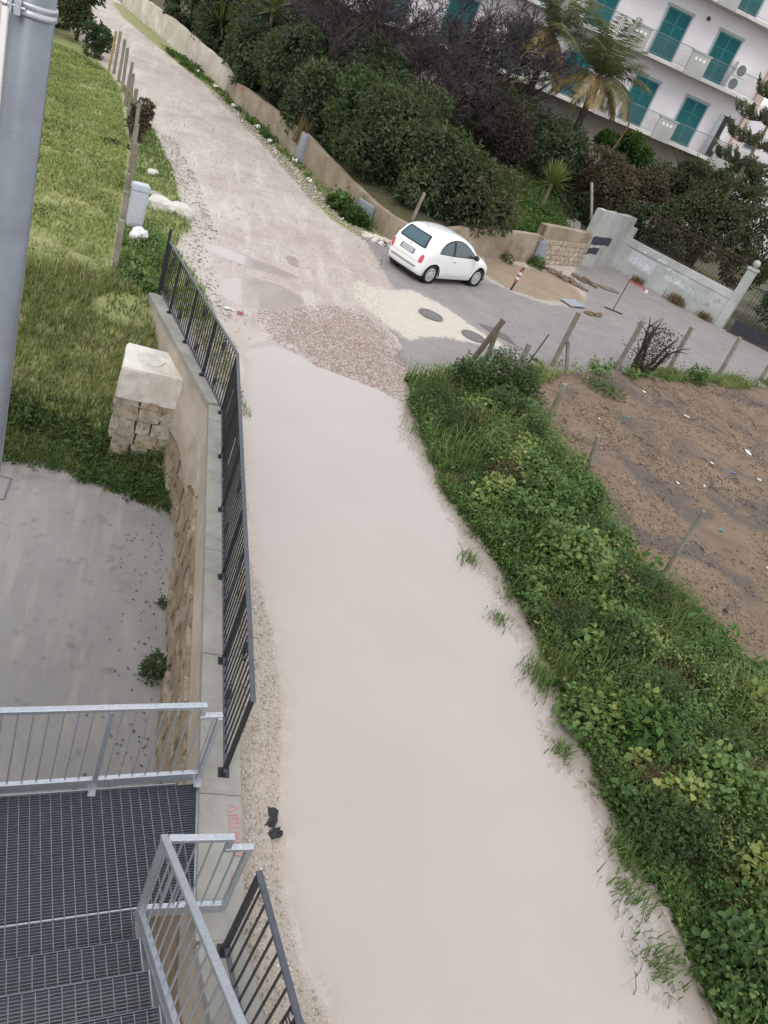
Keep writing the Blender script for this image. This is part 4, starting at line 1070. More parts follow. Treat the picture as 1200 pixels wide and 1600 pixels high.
        for v in bm.verts:
            hit, nrm, _, _ = bvh.ray_cast(v.co+st, dv)
            if hit is not None: v.co = hit + (nrm if nrm.dot(dv) < 0 else -nrm)*off
        me = bpy.data.meshes.new(name); bm.to_mesh(me); bm.free()
        me.polygons.foreach_set('use_smooth', [True]*len(me.polygons))
        return mesh_obj(name, me, mat, parent, MW)
    for sg in (-1,1):
        fr = decal('window_surround', [(.60,.955),(.68,1.10),(.84,1.24),(1.05,1.325),(1.35,1.37),(1.60,1.362),(1.85,1.295),(2.10,1.175),(2.33,1.03),(2.42,.945),(2.36,.915),(1.3,.925)], 'side', M_BLACK, .005, sgn=sg)
        decal('quarter_window', [(.645,.965),(.71,1.09),(.86,1.215),(1.06,1.295),(1.22,1.325),(1.22,.945)], 'side', M_CG, .010, fr, sgn=sg)
        decal('door_window', [(1.32,.942),(1.32,1.345),(1.58,1.338),(1.82,1.275),(2.06,1.16),(2.27,1.02),(2.31,.945)], 'side', M_CG, .010, fr, sgn=sg)
        # door outline
        W = .007
        def line(pts, name='door_seam'):
            poly = []; P = [Vector(p) for p in pts]
            for i,p in enumerate(P):
                d = (P[min(i+1,len(P)-1)]-P[max(i-1,0)]).normalized(); nn = Vector((-d.y,d.x))*W/2; poly.append((p+nn, p-nn))
            bm = bmesh.new(); vs = []
            for a_,b_ in poly:
                r_ = []
                for c_ in (a_,b_):
                    hit,nrm,_,_ = bvh.ray_cast(Vector((c_.x, sg*2, c_.y)), Vector((0,-sg,0))); r_.append(bm.verts.new(hit+Vector((0,sg,0))*.003) if hit else None)
                vs.append(r_)
            for i in range(len(vs)-1):
                if None not in vs[i]+vs[i+1]: bm.faces.new([vs[i][0],vs[i][1],vs[i+1][1],vs[i+1][0]])
            me = bpy.data.meshes.new(name); bm.to_mesh(me); bm.free(); mesh_obj(name, me, M_SEAM, body, MW)
        line([(1.23,.92),(1.20,.8),(1.17,.65),(1.16,.45),(1.20,.34),(1.4,.315),(1.8,.315),(2.2,.33),(2.36,.38),(2.40,.55),(2.41,.75),(2.40,.9)])
        h_ = MB().tube([(1.30,sg*.800,.775),(1.34,sg*.822,.78),(1.42,sg*.822,.78),(1.46,sg*.800,.775)], .013, 8).build('door_handle', M_CHROME, car, smooth=True, M=MW)
        mi = MB().tube([(2.23,sg*.77,.955),(2.23,sg*.86,.965)], .02, 8); mi.build('mirror_arm', M_BLACK, car, M=MW)
        bm = bmesh.new(); bmesh.ops.create_icosphere(bm, subdivisions=2, radius=1); bmesh.ops.scale(bm, vec=(.075,.10,.085), verts=bm.verts); bmesh.ops.translate(bm, vec=(2.25,sg*.91,.99), verts=bm.verts)
        me = bpy.data.meshes.new('mirror'); bm.to_mesh(me); bm.free(); me.polygons.foreach_set('use_smooth',[True]*len(me.polygons)); mesh_obj('mirror', me, M_BLACK if sg < 0 else M_PAINT, car, MW)
        # tail light, projected from behind; wraps the corner
        decal('tail_light', [(sg*.555,.60),(sg*.60,.585),(sg*.665,.60),(sg*.685,.70),(sg*.672,.80),(sg*.635,.835),(sg*.585,.815),(sg*.56,.72)], 'rear', M_RED, .008, body, .03)
        decal('headlight', [(sg*.45,.66),(sg*.60,.64),(sg*.66,.72),(sg*.60,.82),(sg*.48,.80)], 'front', M_CHROME, .006, body, .04)
        # wheel arches and wheels
        for wx in (.56,2.86):
            ar = MB(); ar.tube([(wx+.352*math.cos(a_), sg*(.775 if wx < 1 else .765), .30+.352*math.sin(a_)) for a_ in np.linspace(-.15,PI+.15,18)], .018, 6); ar.build('arch_lip', M_PAINT if False else M_BLACK, car, smooth=True, M=MW)
            MB().lathe([(.05,.50*sg),(.344,.50*sg),(.344,.74*sg)], 28, (wx,0,.30), 'y').build('wheel_housing', M_BLACK, car, M=MW)
            wh = thing_child('wheel', car, MW)
            y0, y1 = .575*sg, .765*sg
            MB().lathe([(.20,y0),(.275,y0),(.292,y0+.03*sg),(.295,(y0+y1)/2),(.292,y1-.03*sg),(.275,y1-.005*sg),(.235,y1),(.205,y1-.012*sg)], 40, (wx,0,.295), 'y').build('tyre', M_TYRE, wh, smooth=True, M=MW)
            MB().lathe([(0,y1-.005*sg),(.05,y1-.005*sg),(.075,y1-.018*sg),(.14,y1-.022*sg),(.185,y1-.012*sg),(.206,y1-.006*sg),(.207,y1-.04*sg)], 40, (wx,0,.295), 'y').build('rim', M_RIM, wh, smooth=True, M=MW)
            for j in range(9):
                an = 2*PI*j/9+.2; c = (wx+.145*math.cos(an), 0, .295+.145*math.sin(an)); yy = y1-.0165*sg
                MB().lathe([(0,yy),(.021,yy)], 10, c, 'y').build('rim_slot', M_BLACK, wh, M=MW)
    rw = decal('rear_window_seal', [(-.53,.985),(.53,.985),(.56,1.03),(.475,1.325),(.44,1.345),(-.44,1.345),(-.475,1.325),(-.56,1.03)], 'rear', M_BLACK, .005)
    decal('rear_window', [(-.49,1.02),(.49,1.02),(.43,1.31),(-.43,1.31)], 'rear', M_RG, .011, rw, .06)
    decal('windscreen', [(-.60,1.05),(.60,1.05),(.52,1.36),(-.52,1.36)], 'front', M_CG, .006, body, .06)
    # hatch lip, plate recess, plate, bumper strip, badge, antenna, lower diffuser
    decal('plate_recess', [(-.31,.70),(.31,.70),(.29,.86),(-.29,.86)], 'rear', M_SEAM, .005, body, .06)
    pl = decal('number_plate', [(-.26,.725),(.26,.725),(.26,.83),(-.26,.83)], 'rear', plain('plate_white', (.62,.63,.66), None, 4, .5, 0), .012, body, .06)
    for k_, yy in enumerate((.16,.115,.05,.0,-.05,-.115,-.16)):
        decal('plate_mark', [(yy-.014,.745),(yy+.014,.745),(yy+.014,.81),(yy-.014,.81)], 'rear', M_SEAM, .015, pl, .05)
    decal('plate_edge', [(.225,.727),(.258,.727),(.258,.828),(.225,.828)], 'rear', plain('plate_blue', (.05,.10,.35), None, 4, .5, 0), .0152, pl, .05)
    decal('plate_edge', [(-.258,.727),(-.225,.727),(-.225,.828),(-.258,.828)], 'rear', plain('plate_blue_edge', (.05,.10,.35), None, 4, .5, 0), .0152, pl, .05)
    decal('bumper_strip', [(-.52,.40),(.52,.40),(.55,.43),(.52,.46),(-.52,.46),(-.55,.43)], 'rear', plain('grey_bumper_strip', (.40,.40,.38), None, 10, .35, 0, metal=.4), .012, body, .06)
    decal('hatch_seam', [(-.56,.575),(.56,.575),(.56,.583),(-.56,.583)], 'rear', M_SEAM, .004, body, .06)
    decal('rear_badge', [(-.03,.91),(.03,.91),(.035,.94),(.02,.965),(-.02,.965),(-.035,.94)], 'rear', M_CHROME, .012, body, .05)
    MB().tube([(.62,.0,1.455),(.40,.0,1.60)], [.007,.004], 6).build('antenna', M_BLACK, car, M=MW)
    MB().box(.1,3.4,-.62,.62,.16,.24).build('underbody', M_BLACK, car, M=MW)
def thing_child(name, parent, M):
    o = bpy.data.objects.new(name, None); o.empty_display_size = .1; return link(o, parent, M)
build_car()
# ------------------------------------------------------------------ posts, litter, street details
ORD = ['first','second','third','fourth','fifth','sixth','seventh','eighth','ninth','tenth','eleventh']
def post(label, p, h, lean=(0,0), w=.09, mat=None, z0=None, group=None, name='concrete_post', cat='post'):
    z = gz(p[0],p[1])-.15 if z0 is None else z0
    m = MB(); mat = mat or M_POST
    tp = Vector((p[0]+lean[0], p[1]+lean[1], z+.15+h))
    m.bar((p[0],p[1],z), tp, w, w, up=(1,0,0))
    o = m.build(name, mat, None, bevel=.008); subdiv_jitter(o, 2, .004, int(p[0]*100))
    return tag(o, label, cat, group)
LP = [(-.63,15.84),(-.67,17.2),(-.73,19.0),(-.85,21.2),(-.98,23.0),(-1.1,25.2),(-1.3,27.0),(-1.55,29.0),(-1.85,31.0),(-2.15,33.2),(-2.45,35.0),(-2.75,36.3)]
LH = [1.0,1.15,1.05,1.2,1.25,1.3,1.35,1.4,1.4,1.45,1.45,1.5]
for i,(p,h) in enumerate(zip(LP,LH)):
    lab = 'weathered concrete post along the grass field, %s in the row from the iron railing' % (ORD+['twelfth'])[i]
    post(lab, p, h, (rnd.uniform(-.10,.04), rnd.uniform(-.05,.05)), .10, M_POST, None, 'concrete posts along the grass field')
post('yellow wooden stake beside the farthest concrete posts', (-2.95,36.3), 1.45, (.05,0), .09, M_YELLOWPOST, None, None, 'wooden_stake', 'stake')
SPP = [((9.99,17.7),1.5,(0,0)),((12.54,18.91),1.5,(0,0)),((14.96,20.09),1.48,(-.06,0)),((17.45,21.02),1.46,(-.1,0)),((20.2,22.4),1.5,(0,0))]
for i,(p,h,l) in enumerate(SPP):
    post('concrete fence post along the street side of the plot, %s from the left' % ORD[i], p, h, l, .10, None, None, 'fence posts along the street')
post('diagonal concrete brace propping the first street fence post', (10.45,17.55), .75, (-.38,.12), .08, None, None, None, 'post_brace', 'brace')
post('thin dark iron stake left of the first street fence post', (9.25,17.55), .8, (.18,0), .03, M_RUSTY, None, None, 'iron_stake', 'stake')
post('leaning broken concrete post at the tip of the weed strip', (6.75,15.45), 1.45, (.42,.0), .10, plain('brown_damp_post', (.15,.11,.08), (.10,.075,.06), 9, .9, .3))
post('upright concrete post meeting the leaning one in an inverted V', (7.3,15.6), 1.2, (-.12,-.05), .09)
post('short concrete post in the bushy end of the weed strip', (8.09,15.7), 1.0, (.05,.05), .10)
post('slim concrete post with a side brace at the edge of the bare plot', (8.07,13.38), 1.25, (-.12,-.1), .085)
post('slanting brace leaning against the slim concrete post', (7.75,13.9), .55, (.38,-.55), .08, None, None, None, 'post_brace', 'brace')
post('thin concrete post leaning left at the middle of the weed strip', (8.35,11.5), 1.15, (-.40,-.05), .065)
post('long wooden pole with mesh scrap on top, nearest post of the plot', (8.78,9.06), 1.45, (-.18,-.1), .055, M_POST)
post('bare concrete post standing behind the road wall near the car', (7.35,25.3), 1.25, (.1,.0), .09, None, .2)
# chain link along street fence
def chainlink(label, pts, z0, z1, sp=.12, r=.0012):
    m = MB()
    for i in range(len(pts)-1):
        a, b = Vector(pts[i]), Vector(pts[i+1]); d = (b-a); L = d.length; d = d/L; hgt = z1-z0
        P = lambda s,z: (a.x+d.x*s, a.y+d.y*s, z)
        k = -hgt
        while k < L:
            s0, s1 = k, k+hgt; za, zb = z0, z1
            A0, A1 = max(s0,0), min(s1,L)
            if A1 > A0:
                m.tube([P(A0,z0+(A0-s0)),P(A1,z0+(A1-s0))], r, 3, False); m.tube([P(A0,z1-(A0-s0)),P(A1,z1-(A1-s0))], r, 3, False)
            k += sp
        for z in (z1, z0+.02): m.tube([P(0,z),P(L,z)], r*1.3, 3, False)
    o = m.build('chain_link_mesh', M_RAILGREY, None); return tag(o, label, 'fence mesh', None)
chainlink('sagging chain link mesh strung between the street fence posts', [(7.3,15.6),(9.99,17.68),(12.54,18.89),(14.96,20.07),(17.45,21.0),(20.2,22.4)], .08, 1.25)

# manholes, plates
M_CASTIRON = plain('cast_iron', (.13,.12,.12), (.18,.165,.16), 14, .6, .4, 60)
def manhole(label, x, y, r, z=.004):
    t = thing('manhole_cover', label, 'manhole cover', (x,y,z))
    MB().lathe([(r*.86,z+.004),(r*.86,z+.012),(r,z+.012),(r,z-.02)], 32, (x,y,0)).build('rim', M_CASTIRON, t)
    c = MB().lathe([(0,z+.008),(r*.84,z+.008),(r*.845,z-.01)], 32, (x,y,0)).build('lid', M_CASTIRON, t)
manhole('round iron manhole cover in the middle of the pale concrete patch', 6.82, 18.81, .33, .02)
manhole('round iron manhole cover hidden behind the leaning posts', 7.85, 18.15, .32, .02)
M_TAR = plain('dark_tar_patch', (.15,.135,.13), (.11,.10,.10), 6, .8, .3)
mb = MB(); mb.prism([(8.35,19.3),(8.75,19.35),(9.15,18.95),(9.2,18.45),(8.95,18.55),(8.6,18.85),(8.45,19.1)], .0, .014); tag(mb.build('sunken_patch', M_TAR, None), 'dark irregular tar patch beside the tip of the pale concrete', 'tar patch')
M_SHEET = plain('grey_metal_sheet', (.33,.35,.37), (.27,.29,.31), 5, .5, .1)
mb = MB().bar((13.0,24.15,.04),(13.75,24.55,.06),.55,.02); tag(mb.build('metal_sheet', M_SHEET, None), 'grey sheet lying on the muddy apron near the taped stake', 'metal sheet')
mb = MB().bar((16.2,28.2,.03),(17.0,28.3,.03),.5,.02); tag(mb.build('metal_sheet', plain('rusty_sheet', (.20,.16,.13), (.14,.11,.09), 5, .7, .1), None), 'rusty sheet lying on the paving before the grey wall', 'metal sheet')
def heap(label, cat, name, x, y, rx, ry, hgt, n, size, mat, seed, rz=0):
    r = random.Random(seed); Vv = stone_variants(5, seed, .35, .10); m = MB()
    vs, fs = [], []
    for k in range(n):
        a = r.uniform(0,2*PI); q = math.sqrt(r.random()); dx, dy = rot2((q*rx*math.cos(a), q*ry*math.sin(a)), rz)
        s = size*r.uniform(.4,1.2); z = gz(x+dx,y+dy) + hgt*(1-q**1.5)*r.random() + s*.25
        R_ = Matrix.Rotation(r.uniform(0,6), 3, 'Z') @ Matrix.Rotation(r.uniform(-.6,.6), 3, 'X'); me = r.choice(Vv)
        m.add([R_ @ Vector((v.co.x*s, v.co.y*s*r.uniform(.95,1.05), v.co.z*s*.6)) + Vector((x+dx,y+dy,z)) for v in me.vertices], [tuple(p.vertices) for p in me.polygons])
    o = m.build(name, mat, None); tag(o, label, cat); o['kind'] = 'stuff'; return o
heap('heap of white rubble against the wall behind the car', 'rubble', 'rubble_heap', 6.5, 24.15, .75, .38, .12, 130, .13, plain('white_rubble', (.66,.60,.55), (.52,.46,.41), 8, .9, .3), 3, -.4)
heap('strip of brown earth and stones on the apron before the block wall', 'rubble', 'rubble_strip', 14.3, 27.5, 1.0, .22, .10, 80, .16, plain('dirty_rubble', (.16,.12,.085), (.24,.19,.14), 8, .9, .3), 4, -.75)
heap('short dark rubble strip near the foot of the grey wall', 'rubble', 'rubble_strip', 15.5, 28.2, .6, .2, .10, 50, .14, plain('dark_rubble', (.13,.095,.07), (.2,.15,.11), 8, .9, .3), 5, -.75)
heap('small pile of brown debris at the edge of the asphalt', 'rubble', 'debris_pile', 14.0, 23.9, .5, .2, .06, 40, .10, plain('brown_debris', (.15,.10,.07), (.21,.15,.1), 8, .9, .3), 6, .5)
def rock(label, x, y, s, seed, mat=M_ROCK):
    r = random.Random(seed); bm = bmesh.new(); bmesh.ops.create_icosphere(bm, subdivisions=2, radius=1)
    for v in bm.verts: v.co *= r.uniform(.82,1.12); v.co = Vector((v.co.x*s[0], v.co.y*s[1], v.co.z*s[2]))
    bmesh.ops.rotate(bm, matrix=Matrix.Rotation(s[3],3,'Z'), verts=bm.verts)
    me = bpy.data.meshes.new('boulder'); bm.to_mesh(me); bm.free(); o = mesh_obj('boulder', me, mat, None, Matrix.Translation((x,y,gz(x,y)+s[2]*.5))); return tag(o, label, 'boulder')
rock('wide pale boulder on the grass verge, left of the pair', -.08, 20.6, (.36,.24,.22,.2), 1)
rock('long pale boulder on the grass verge, right of the pair', .42, 20.75, (.36,.2,.2,-.4), 2)
rock('flat grey slab stone behind the pair of boulders', -.18, 21.5, (.34,.17,.1,-.5), 3, plain('mossy_stone', (.38,.38,.31), (.28,.29,.22), 6, .9, .3))
rock('small white stone on the verge beyond the boulders', -.42, 23.3, (.17,.13,.11,.3), 4)
# grey utility pedestal by the field posts
ub = thing('utility_pedestal', 'pale grey plastic utility pedestal leaning by the field posts', 'cabinet', (-.52,18.8,0), .25, None, .85)
M_PED = plain('grey_plastic', (.50,.53,.58), (.44,.47,.52), 4, .45, .04)
MB().box(-.20,.20,-.14,.14,0,.95).build('body', M_PED, ub, bevel=.02, local=True)
MB().box(-.22,.22,-.16,.16,.95,1.12).build('cap', M_PED, ub, bevel=.03, seg=2, local=True)
MB().box(-.15,.15,-.152,-.142,.12,.85).build('door', M_PED, ub, bevel=.004, local=True)
bg_ = MB(); 
for (dx,dy,dz,s) in ((0,0,.12,.15),(.1,.06,.1,.11),(-.08,-.1,.09,.11)):
    bm = bmesh.new(); bmesh.ops.create_icosphere(bm, subdivisions=2, radius=s)
    bg_.add([v.co*rnd.uniform(.85,1.15)+Vector((-.36+dx,17.75+dy,.1+dz)) for v in bm.verts], [tuple(v.index for v in f.verts) for f in bm.faces]); bm.free()
tag(bg_.build('rubbish_bag', M_WHITEPAINT, None), 'white crumpled rubbish bag at the foot of the utility pedestal', 'rubbish bag')
# litter: crumpled sheets
def crumple(name, label, cat, x, y, sx, sy, mat, seed, z=None, rz=0, lift=.05, group=None, n=4):
    r = random.Random(seed); m = MB(); zz = gz(x,y) if z is None else z; G = []
    for j in range(n+1):
        for i in range(n+1):
            u, v = (i/n-.5), (j/n-.5); ed = 1-.35*r.random()*(abs(u)+abs(v))
            dx, dy = rot2((u*sx*ed, v*sy*ed), rz); G.append((x+dx, y+dy, zz+.012+r.random()*lift))
    m.add(G, [(j*(n+1)+i, j*(n+1)+i+1, (j+1)*(n+1)+i+1, (j+1)*(n+1)+i) for j in range(n) for i in range(n)])
    o = m.build(name, mat, None); md = o.modifiers.new('s','SOLIDIFY'); md.thickness = .004
    return tag(o, label, cat, group)
M_BAGBLK = plain('black_plastic_film', (.010,.010,.011), (.018,.018,.019), 10, .35, .1); M_LITW = plain('white_litter', (.72,.72,.72), (.6,.6,.6), 10, .6, .1)
M_LITT = plain('turquoise_litter', (.06,.36,.40), (.05,.3,.34), 10, .5, .1); M_LITR = plain('red_litter', (.40,.09,.10), (.33,.08,.09), 10, .5, .1); M_LITB = plain('blue_litter', (.12,.2,.45), (.1,.16,.4), 10, .5, .1)
M_PINKL = plain('pinkish_litter', (.5,.2,.2), (.4,.16,.16), 10, .6, .1)
crumple('torn_plastic', 'larger torn piece of black plastic on the sandy verge', 'plastic scrap', 1.90, 4.12, .12, .22, M_BAGBLK, 1, None, -.2, .02, None, 5)
crumple('torn_plastic', 'smaller torn piece of black plastic nearest the stair', 'plastic scrap', 1.93, 3.97, .14, .10, M_BAGBLK, 5, None, .4, .018, None, 5)
crumple('red_wrapper', 'small red wrapper on the road beside the puddles', 'litter', 1.83, 15.4, .16, .10, M_LITR, 3, None, .3, .05)
crumple('paper_scrap', 'white paper scrap touching the red wrapper', 'litter', 1.62, 15.5, .22, .08, M_LITW, 4, None, -.3, .04)
PLOT = [((13.64,16.63),.24,.10,M_LITW,'white wrapper on the plot, near the burnt bush'),((14.78,15.3),.36,.16,M_LITW,'largest white slab of litter, far right of the plot'),((11.04,12.57),.14,.08,M_LITW,'white scrap in the centre of the plot'),
 ((9.58,8.32),.16,.12,M_BAGBLK,'black scrap at the near edge of the plot'),((11.28,15.54),.12,.10,M_LITT,'turquoise scrap near the street fence'),((11.27,11.05),.12,.10,M_LITT,'turquoise scrap near the wooden pole'),((13.52,14.0),.13,.1,M_LITB,'blue scrap toward the right edge of the plot'),
 ((12.9,14.1),.15,.1,M_LITW,'white scrap left of the blue scrap'),((14.2,13.9),.14,.12,M_LITW,'white scrap right of the blue scrap'),((10.2,15.0),.12,.08,M_LITW,'white scrap near the braced post'),
 ((12.0,12.9),.12,.08,M_LITW,'tiny white scrap on the darker soil'),((11.6,9.9),.13,.09,M_LITW,'white stone-like scrap near the bottom of the plot'),((12.8,17.6),.2,.12,M_LITW,'white scrap by the street weeds')]
for i,(p,a_,b_,m_,lb) in enumerate(PLOT): crumple('litter_scrap', lb, 'litter', p[0], p[1], a_*.75, b_*.75, m_, 30+i, None, rnd.uniform(0,3), .03, 'litter on the plot')
VL = [((5.05,27.2),.34,.26,M_LITW,'white bag by the pinkish litter under the road wall'),((5.3,27.6),.32,.28,M_PINKL,'pinkish rag in the weeds under the road wall'),((4.15,31.3),.3,.22,M_LITW,'white bag beside the tall grey cabinet'),((4.5,28.9),.25,.15,M_LITW,'white scrap midway along the road wall'),((2.9,35.3),.28,.16,M_LITW,'white scrap on the far verge'),((1.2,41.3),.35,.2,M_LITW,'white scrap at the farthest bend'),((2.0,38.0),.3,.15,M_LITW,'white scrap by the far wall break'),((3.3,33.2),.25,.15,M_LITW,'white scrap below the second wall stretch'),((.2,44.0),.4,.2,M_LITW,'pale scrap near the far wall end')]
for i,(p,a_,b_,m_,lb) in enumerate(VL): crumple('verge_litter', lb, 'litter', p[0], p[1], a_, b_, m_, 60+i, gz(*p)+.05, rnd.uniform(0,3), .14, 'litter along the road wall')
# stake with red and white tape, and rod with tape
tp = thing('taped_stake', 'short rusty stake wrapped in red and white barrier tape', 'stake', (10.75,23.64,0))
MB().bar((10.75,23.64,-.05),(10.85,23.64,.78),.05,.05).build('stake', M_RUSTY, tp)
for k,(z,m_) in enumerate(((.30,M_LITR),(.38,M_LITW),(.46,M_LITR),(.54,M_LITW),(.62,M_LITR))):
    c = 10.75+.12*z; MB().box(c-.045,c+.045,23.595,23.685,z,z+.078).build('tape_band', m_, tp)
rd = thing('iron_rod', 'thin iron rod standing on the paving with red tape tied to its top', 'rod', (15.38,25.18,0))
MB().tube([(15.38,25.18,-.02),(15.42,25.2,1.22)], .016, 6).build('rod', M_RUSTY, rd)
MB().bar((15.1,25.3,.02),(15.75,25.1,.02),.05,.04).build('base', M_RUSTY, rd)
m = MB(); P = [(15.42,25.2,1.16),(15.62,25.25,1.14),(15.85,25.3,1.10),(16.1,25.35,1.08),(16.3,25.4,1.00)]
for i in range(4): a,b = P[i],P[i+1]; m.add([a,b,(b[0],b[1],b[2]-.055),(a[0],a[1],a[2]-.055)],[(0,1,2,3)])
m.build('red_tape', M_LITR, rd); MB().box(16.3,16.4,25.36,25.44,.9,1.0).build('white_tag', M_LITW, rd)
# red writing sprayed on the coping (letters run along the slab)
M_REDP = plain('faded_red_spray', (.46,.20,.20), (.38,.25,.235), 25, .8, .05)
rw_ = MB()
def cst(pts, w, k):
    for i in range(len(pts)-1):
        (x0,y0),(x1,y1) = pts[i],pts[i+1]; dx,dy = x1-x0,y1-y0; l = math.hypot(dx,dy) or 1; px,py = -dy/l*w/2, dx/l*w/2; ex,ey = dx/l*w*.3, dy/l*w*.3; z = .1075+.0004*i+.0016*k
        rw_.add([(x0-ex+px,y0-ey+py,z),(x0-ex-px,y0-ey-py,z),(x1+ex-px,y1+ey-py,z),(x1+ex+px,y1+ey+py,z)],[(0,1,2,3)])
LET = [[(1.49,4.16),(1.575,4.12),(1.49,4.085)],[(1.49,4.05),(1.57,4.06)],[(1.50,4.03),(1.50,3.985),(1.575,3.985),(1.575,4.03),(1.50,4.03)],[(1.50,3.965),(1.50,3.92)],[(1.50,3.945),(1.575,3.945)],
       [(1.51,3.90),(1.51,3.865),(1.575,3.865),(1.575,3.90)],[(1.543,3.865),(1.543,3.895)],[(1.515,3.845),(1.58,3.845),(1.58,3.81),(1.548,3.81),(1.548,3.845)],[(1.548,3.83),(1.515,3.80)],[(1.52,3.78),(1.585,3.765),(1.52,3.75)],[(1.55,3.775),(1.55,3.755)],
       [(1.53,3.735),(1.59,3.735),(1.59,3.69),(1.53,3.70)],[(1.52,3.535),(1.565,3.52),(1.52,3.505)],[(1.52,3.49),(1.565,3.49)]]
for k,l in enumerate(LET): cst(l, .014 if k < 7 else .022, k%3)
o_ = rw_.build('red_lettering', M_REDP, RWALL); o_['kind'] = 'stuff'
# small drain frame in the yard
dr = thing('drain_cover', 'square drain cover frame in the concrete yard at the left edge', 'drain cover', (-1.75,11.4,YARD))
for a,b in (((-1.45,11.75),(-1.45,11.15)),((-1.45,11.15),(-2.1,11.1)),((-1.45,11.75),(-2.1,11.8))): MB().bar((a[0],a[1],YARD+.004),(b[0],b[1],YARD+.004),.03,.01).build('frame_bar', M_CASTIRON, dr)
# cobbled edge stones / gravel (real stones)
def gravel(name, label, P, smin, smax, mat, seed, lift=.2):
    r = np.random.default_rng(seed); n = len(P); s = r.uniform(smin,smax,n)*r.uniform(.5,1.0,n)
    base = np.array([(1,0,0),(-1,0,0),(0,1,0),(0,-1,0),(0,0,1),(0,0,-1)],float)*.5
    tri = np.array([(0,2,4),(2,1,4),(1,3,4),(3,0,4),(2,0,5),(1,2,5),(3,1,5),(0,3,5)])
    J = r.uniform(.6,1.25,(n,6,3)); a = r.uniform(0,2*PI,n); c,sn = np.cos(a),np.sin(a)
    V = base[None]*J*s[:,None,None]; V[:,:,2] *= .65
    x = V[:,:,0]*c[:,None]-V[:,:,1]*sn[:,None]; y = V[:,:,0]*sn[:,None]+V[:,:,1]*c[:,None]
    Z = height(P[:,0],P[:,1],np.zeros(n,bool))
    V = np.stack([x+P[:,0,None], y+P[:,1,None], V[:,:,2]+(Z+s*lift)[:,None]],-1).reshape(-1,3)
    F = (np.arange(n)[:,None,None]*6+tri[None]).reshape(-1,3)
    o = mesh_obj(name, np_mesh(name,V,F,np.repeat(r.random(n),6)), mat); tag(o, label, 'gravel'); o['kind'] = 'stuff'; return o
def gravmat(name, stops):
    t = NT(name); c = t.ramp(t.attr('tint'), stops); c = t.mix(t.ramp(t.noise(60,4),[(.4,0.0),(.7,.5)]), c, (.2,.16,.13)); return t.done(t.bsdf(c,.85,0,None,.3))
MG1 = gravmat('pink_gravel_stones', [(0,(.32,.245,.21)),(.4,(.43,.34,.30)),(.8,(.54,.465,.42)),(1,(.68,.62,.58))]); MG2 = gravmat('verge_pebbles', [(0,(.32,.275,.235)),(.5,(.42,.37,.32)),(.85,(.56,.51,.46)),(1,(.74,.71,.67))])
MG3 = gravmat('plot_clods', [(0,(.085,.062,.05)),(.5,(.15,.108,.08)),(.85,(.22,.16,.125)),(.96,(.30,.25,.21)),(1,(.62,.59,.56))])
PKP = in_poly(chaikin([(2.2,16.2),(3.3,17.0),(4.6,17.8),(5.4,16.7),(5.5,15.2),(5.3,13.5),(4.5,13.2),(3.5,13.5),(2.9,14.2),(2.2,15)],2),14000,2); _d = sdist(PKP[:,0],PKP[:,1],PINK)+.35*fbm(PKP[:,0],PKP[:,1],4,.9,3); PKP = PKP[_d > rng.uniform(-.75,.4,len(PKP))]
yl = in_poly([(.2,5),(1.1,5),(1.15,11.2),(.5,11.3)],260,12); yl = yl[yl[:,0] > .2+.9*rng.random(len(yl))]
_n = len(yl); _V,_F,_T = leaf_arrays(np.column_stack([yl,np.full(_n,YARD+.012)]), unit(np.column_stack([rng.normal(size=(_n,2)),np.zeros(_n)])), np.tile([0,0,1.0],(_n,1))+rng.normal(0,.15,(_n,3)), rng.uniform(.02,.06,_n), .025, rng.random(_n))
o_ = mesh_obj('fallen_leaves', np_mesh('fallen_leaves',_V,_F,_T), L_RUST); tag(o_, 'dead leaves and crumbs along the wall foot in the yard', 'leaves', None, 'stuff')
gravel('pink_gravel', 'pinkish loose gravel between the puddles', PKP, .015, .06, MG1, 1)
gravel('verge_pebbles', 'pebbles on the sandy verge between coping and puddle', in_poly(VERGEC,7000,3), .008, .04, MG2, 2)
gravel('road_pebbles', 'loose stones scattered over the dirt road', in_poly([(2,14),(5.2,14),(5.8,23),(4.6,26),(2,36),(-1,36),(.6,20),(.8,16)],6000,4), .015, .06, MG2, 3, .1)
pl_ = in_poly([(8.5,15.4),(8.1,13.8),(8.45,12),(8.5,10.2),(8.8,8.7),(9.2,7.6),(9.4,6.4),(12,5),(18,12),(19,21),(15,19.6),(12.5,18.4),(10,17.2)],42000,5); pl_ = pl_[fbm(pl_[:,0],pl_[:,1],55,.8,4) > rng.uniform(-.7,.7,len(pl_))]; gravel('plot_clods', 'clods, chips and small stones on the bare plot', pl_, .012, .065, MG3, 4, .15)
_sp = in_poly([(8.7,15.2),(8.6,12),(9.0,8.6),(12,6),(18,12),(19,20.5),(12.5,18.2)],520,8); sk = MB()
for _x,_y in _sp[fbm(_sp[:,0],_sp[:,1],57,.6,2) > -.1]:
    _a = rnd.uniform(0,PI); _l = rnd.uniform(.05,.28)*(2.2 if rnd.random() < .06 else 1); _z = gz(_x,_y)+.015; _r = rnd.uniform(.004,.009)
    sk.tube([(_x,_y,_z),(_x+math.cos(_a)*_l*.5,_y+math.sin(_a)*_l*.5,_z+rnd.uniform(0,.04)),(_x+math.cos(_a)*_l,_y+math.sin(_a)*_l,_z+rnd.uniform(-.01,.03))], _r, 4)
o_ = sk.build('dead_sticks', M_BURNT, None); tag(o_, 'dead sticks and charred stalks lying over the bare plot', 'sticks', None, 'stuff')
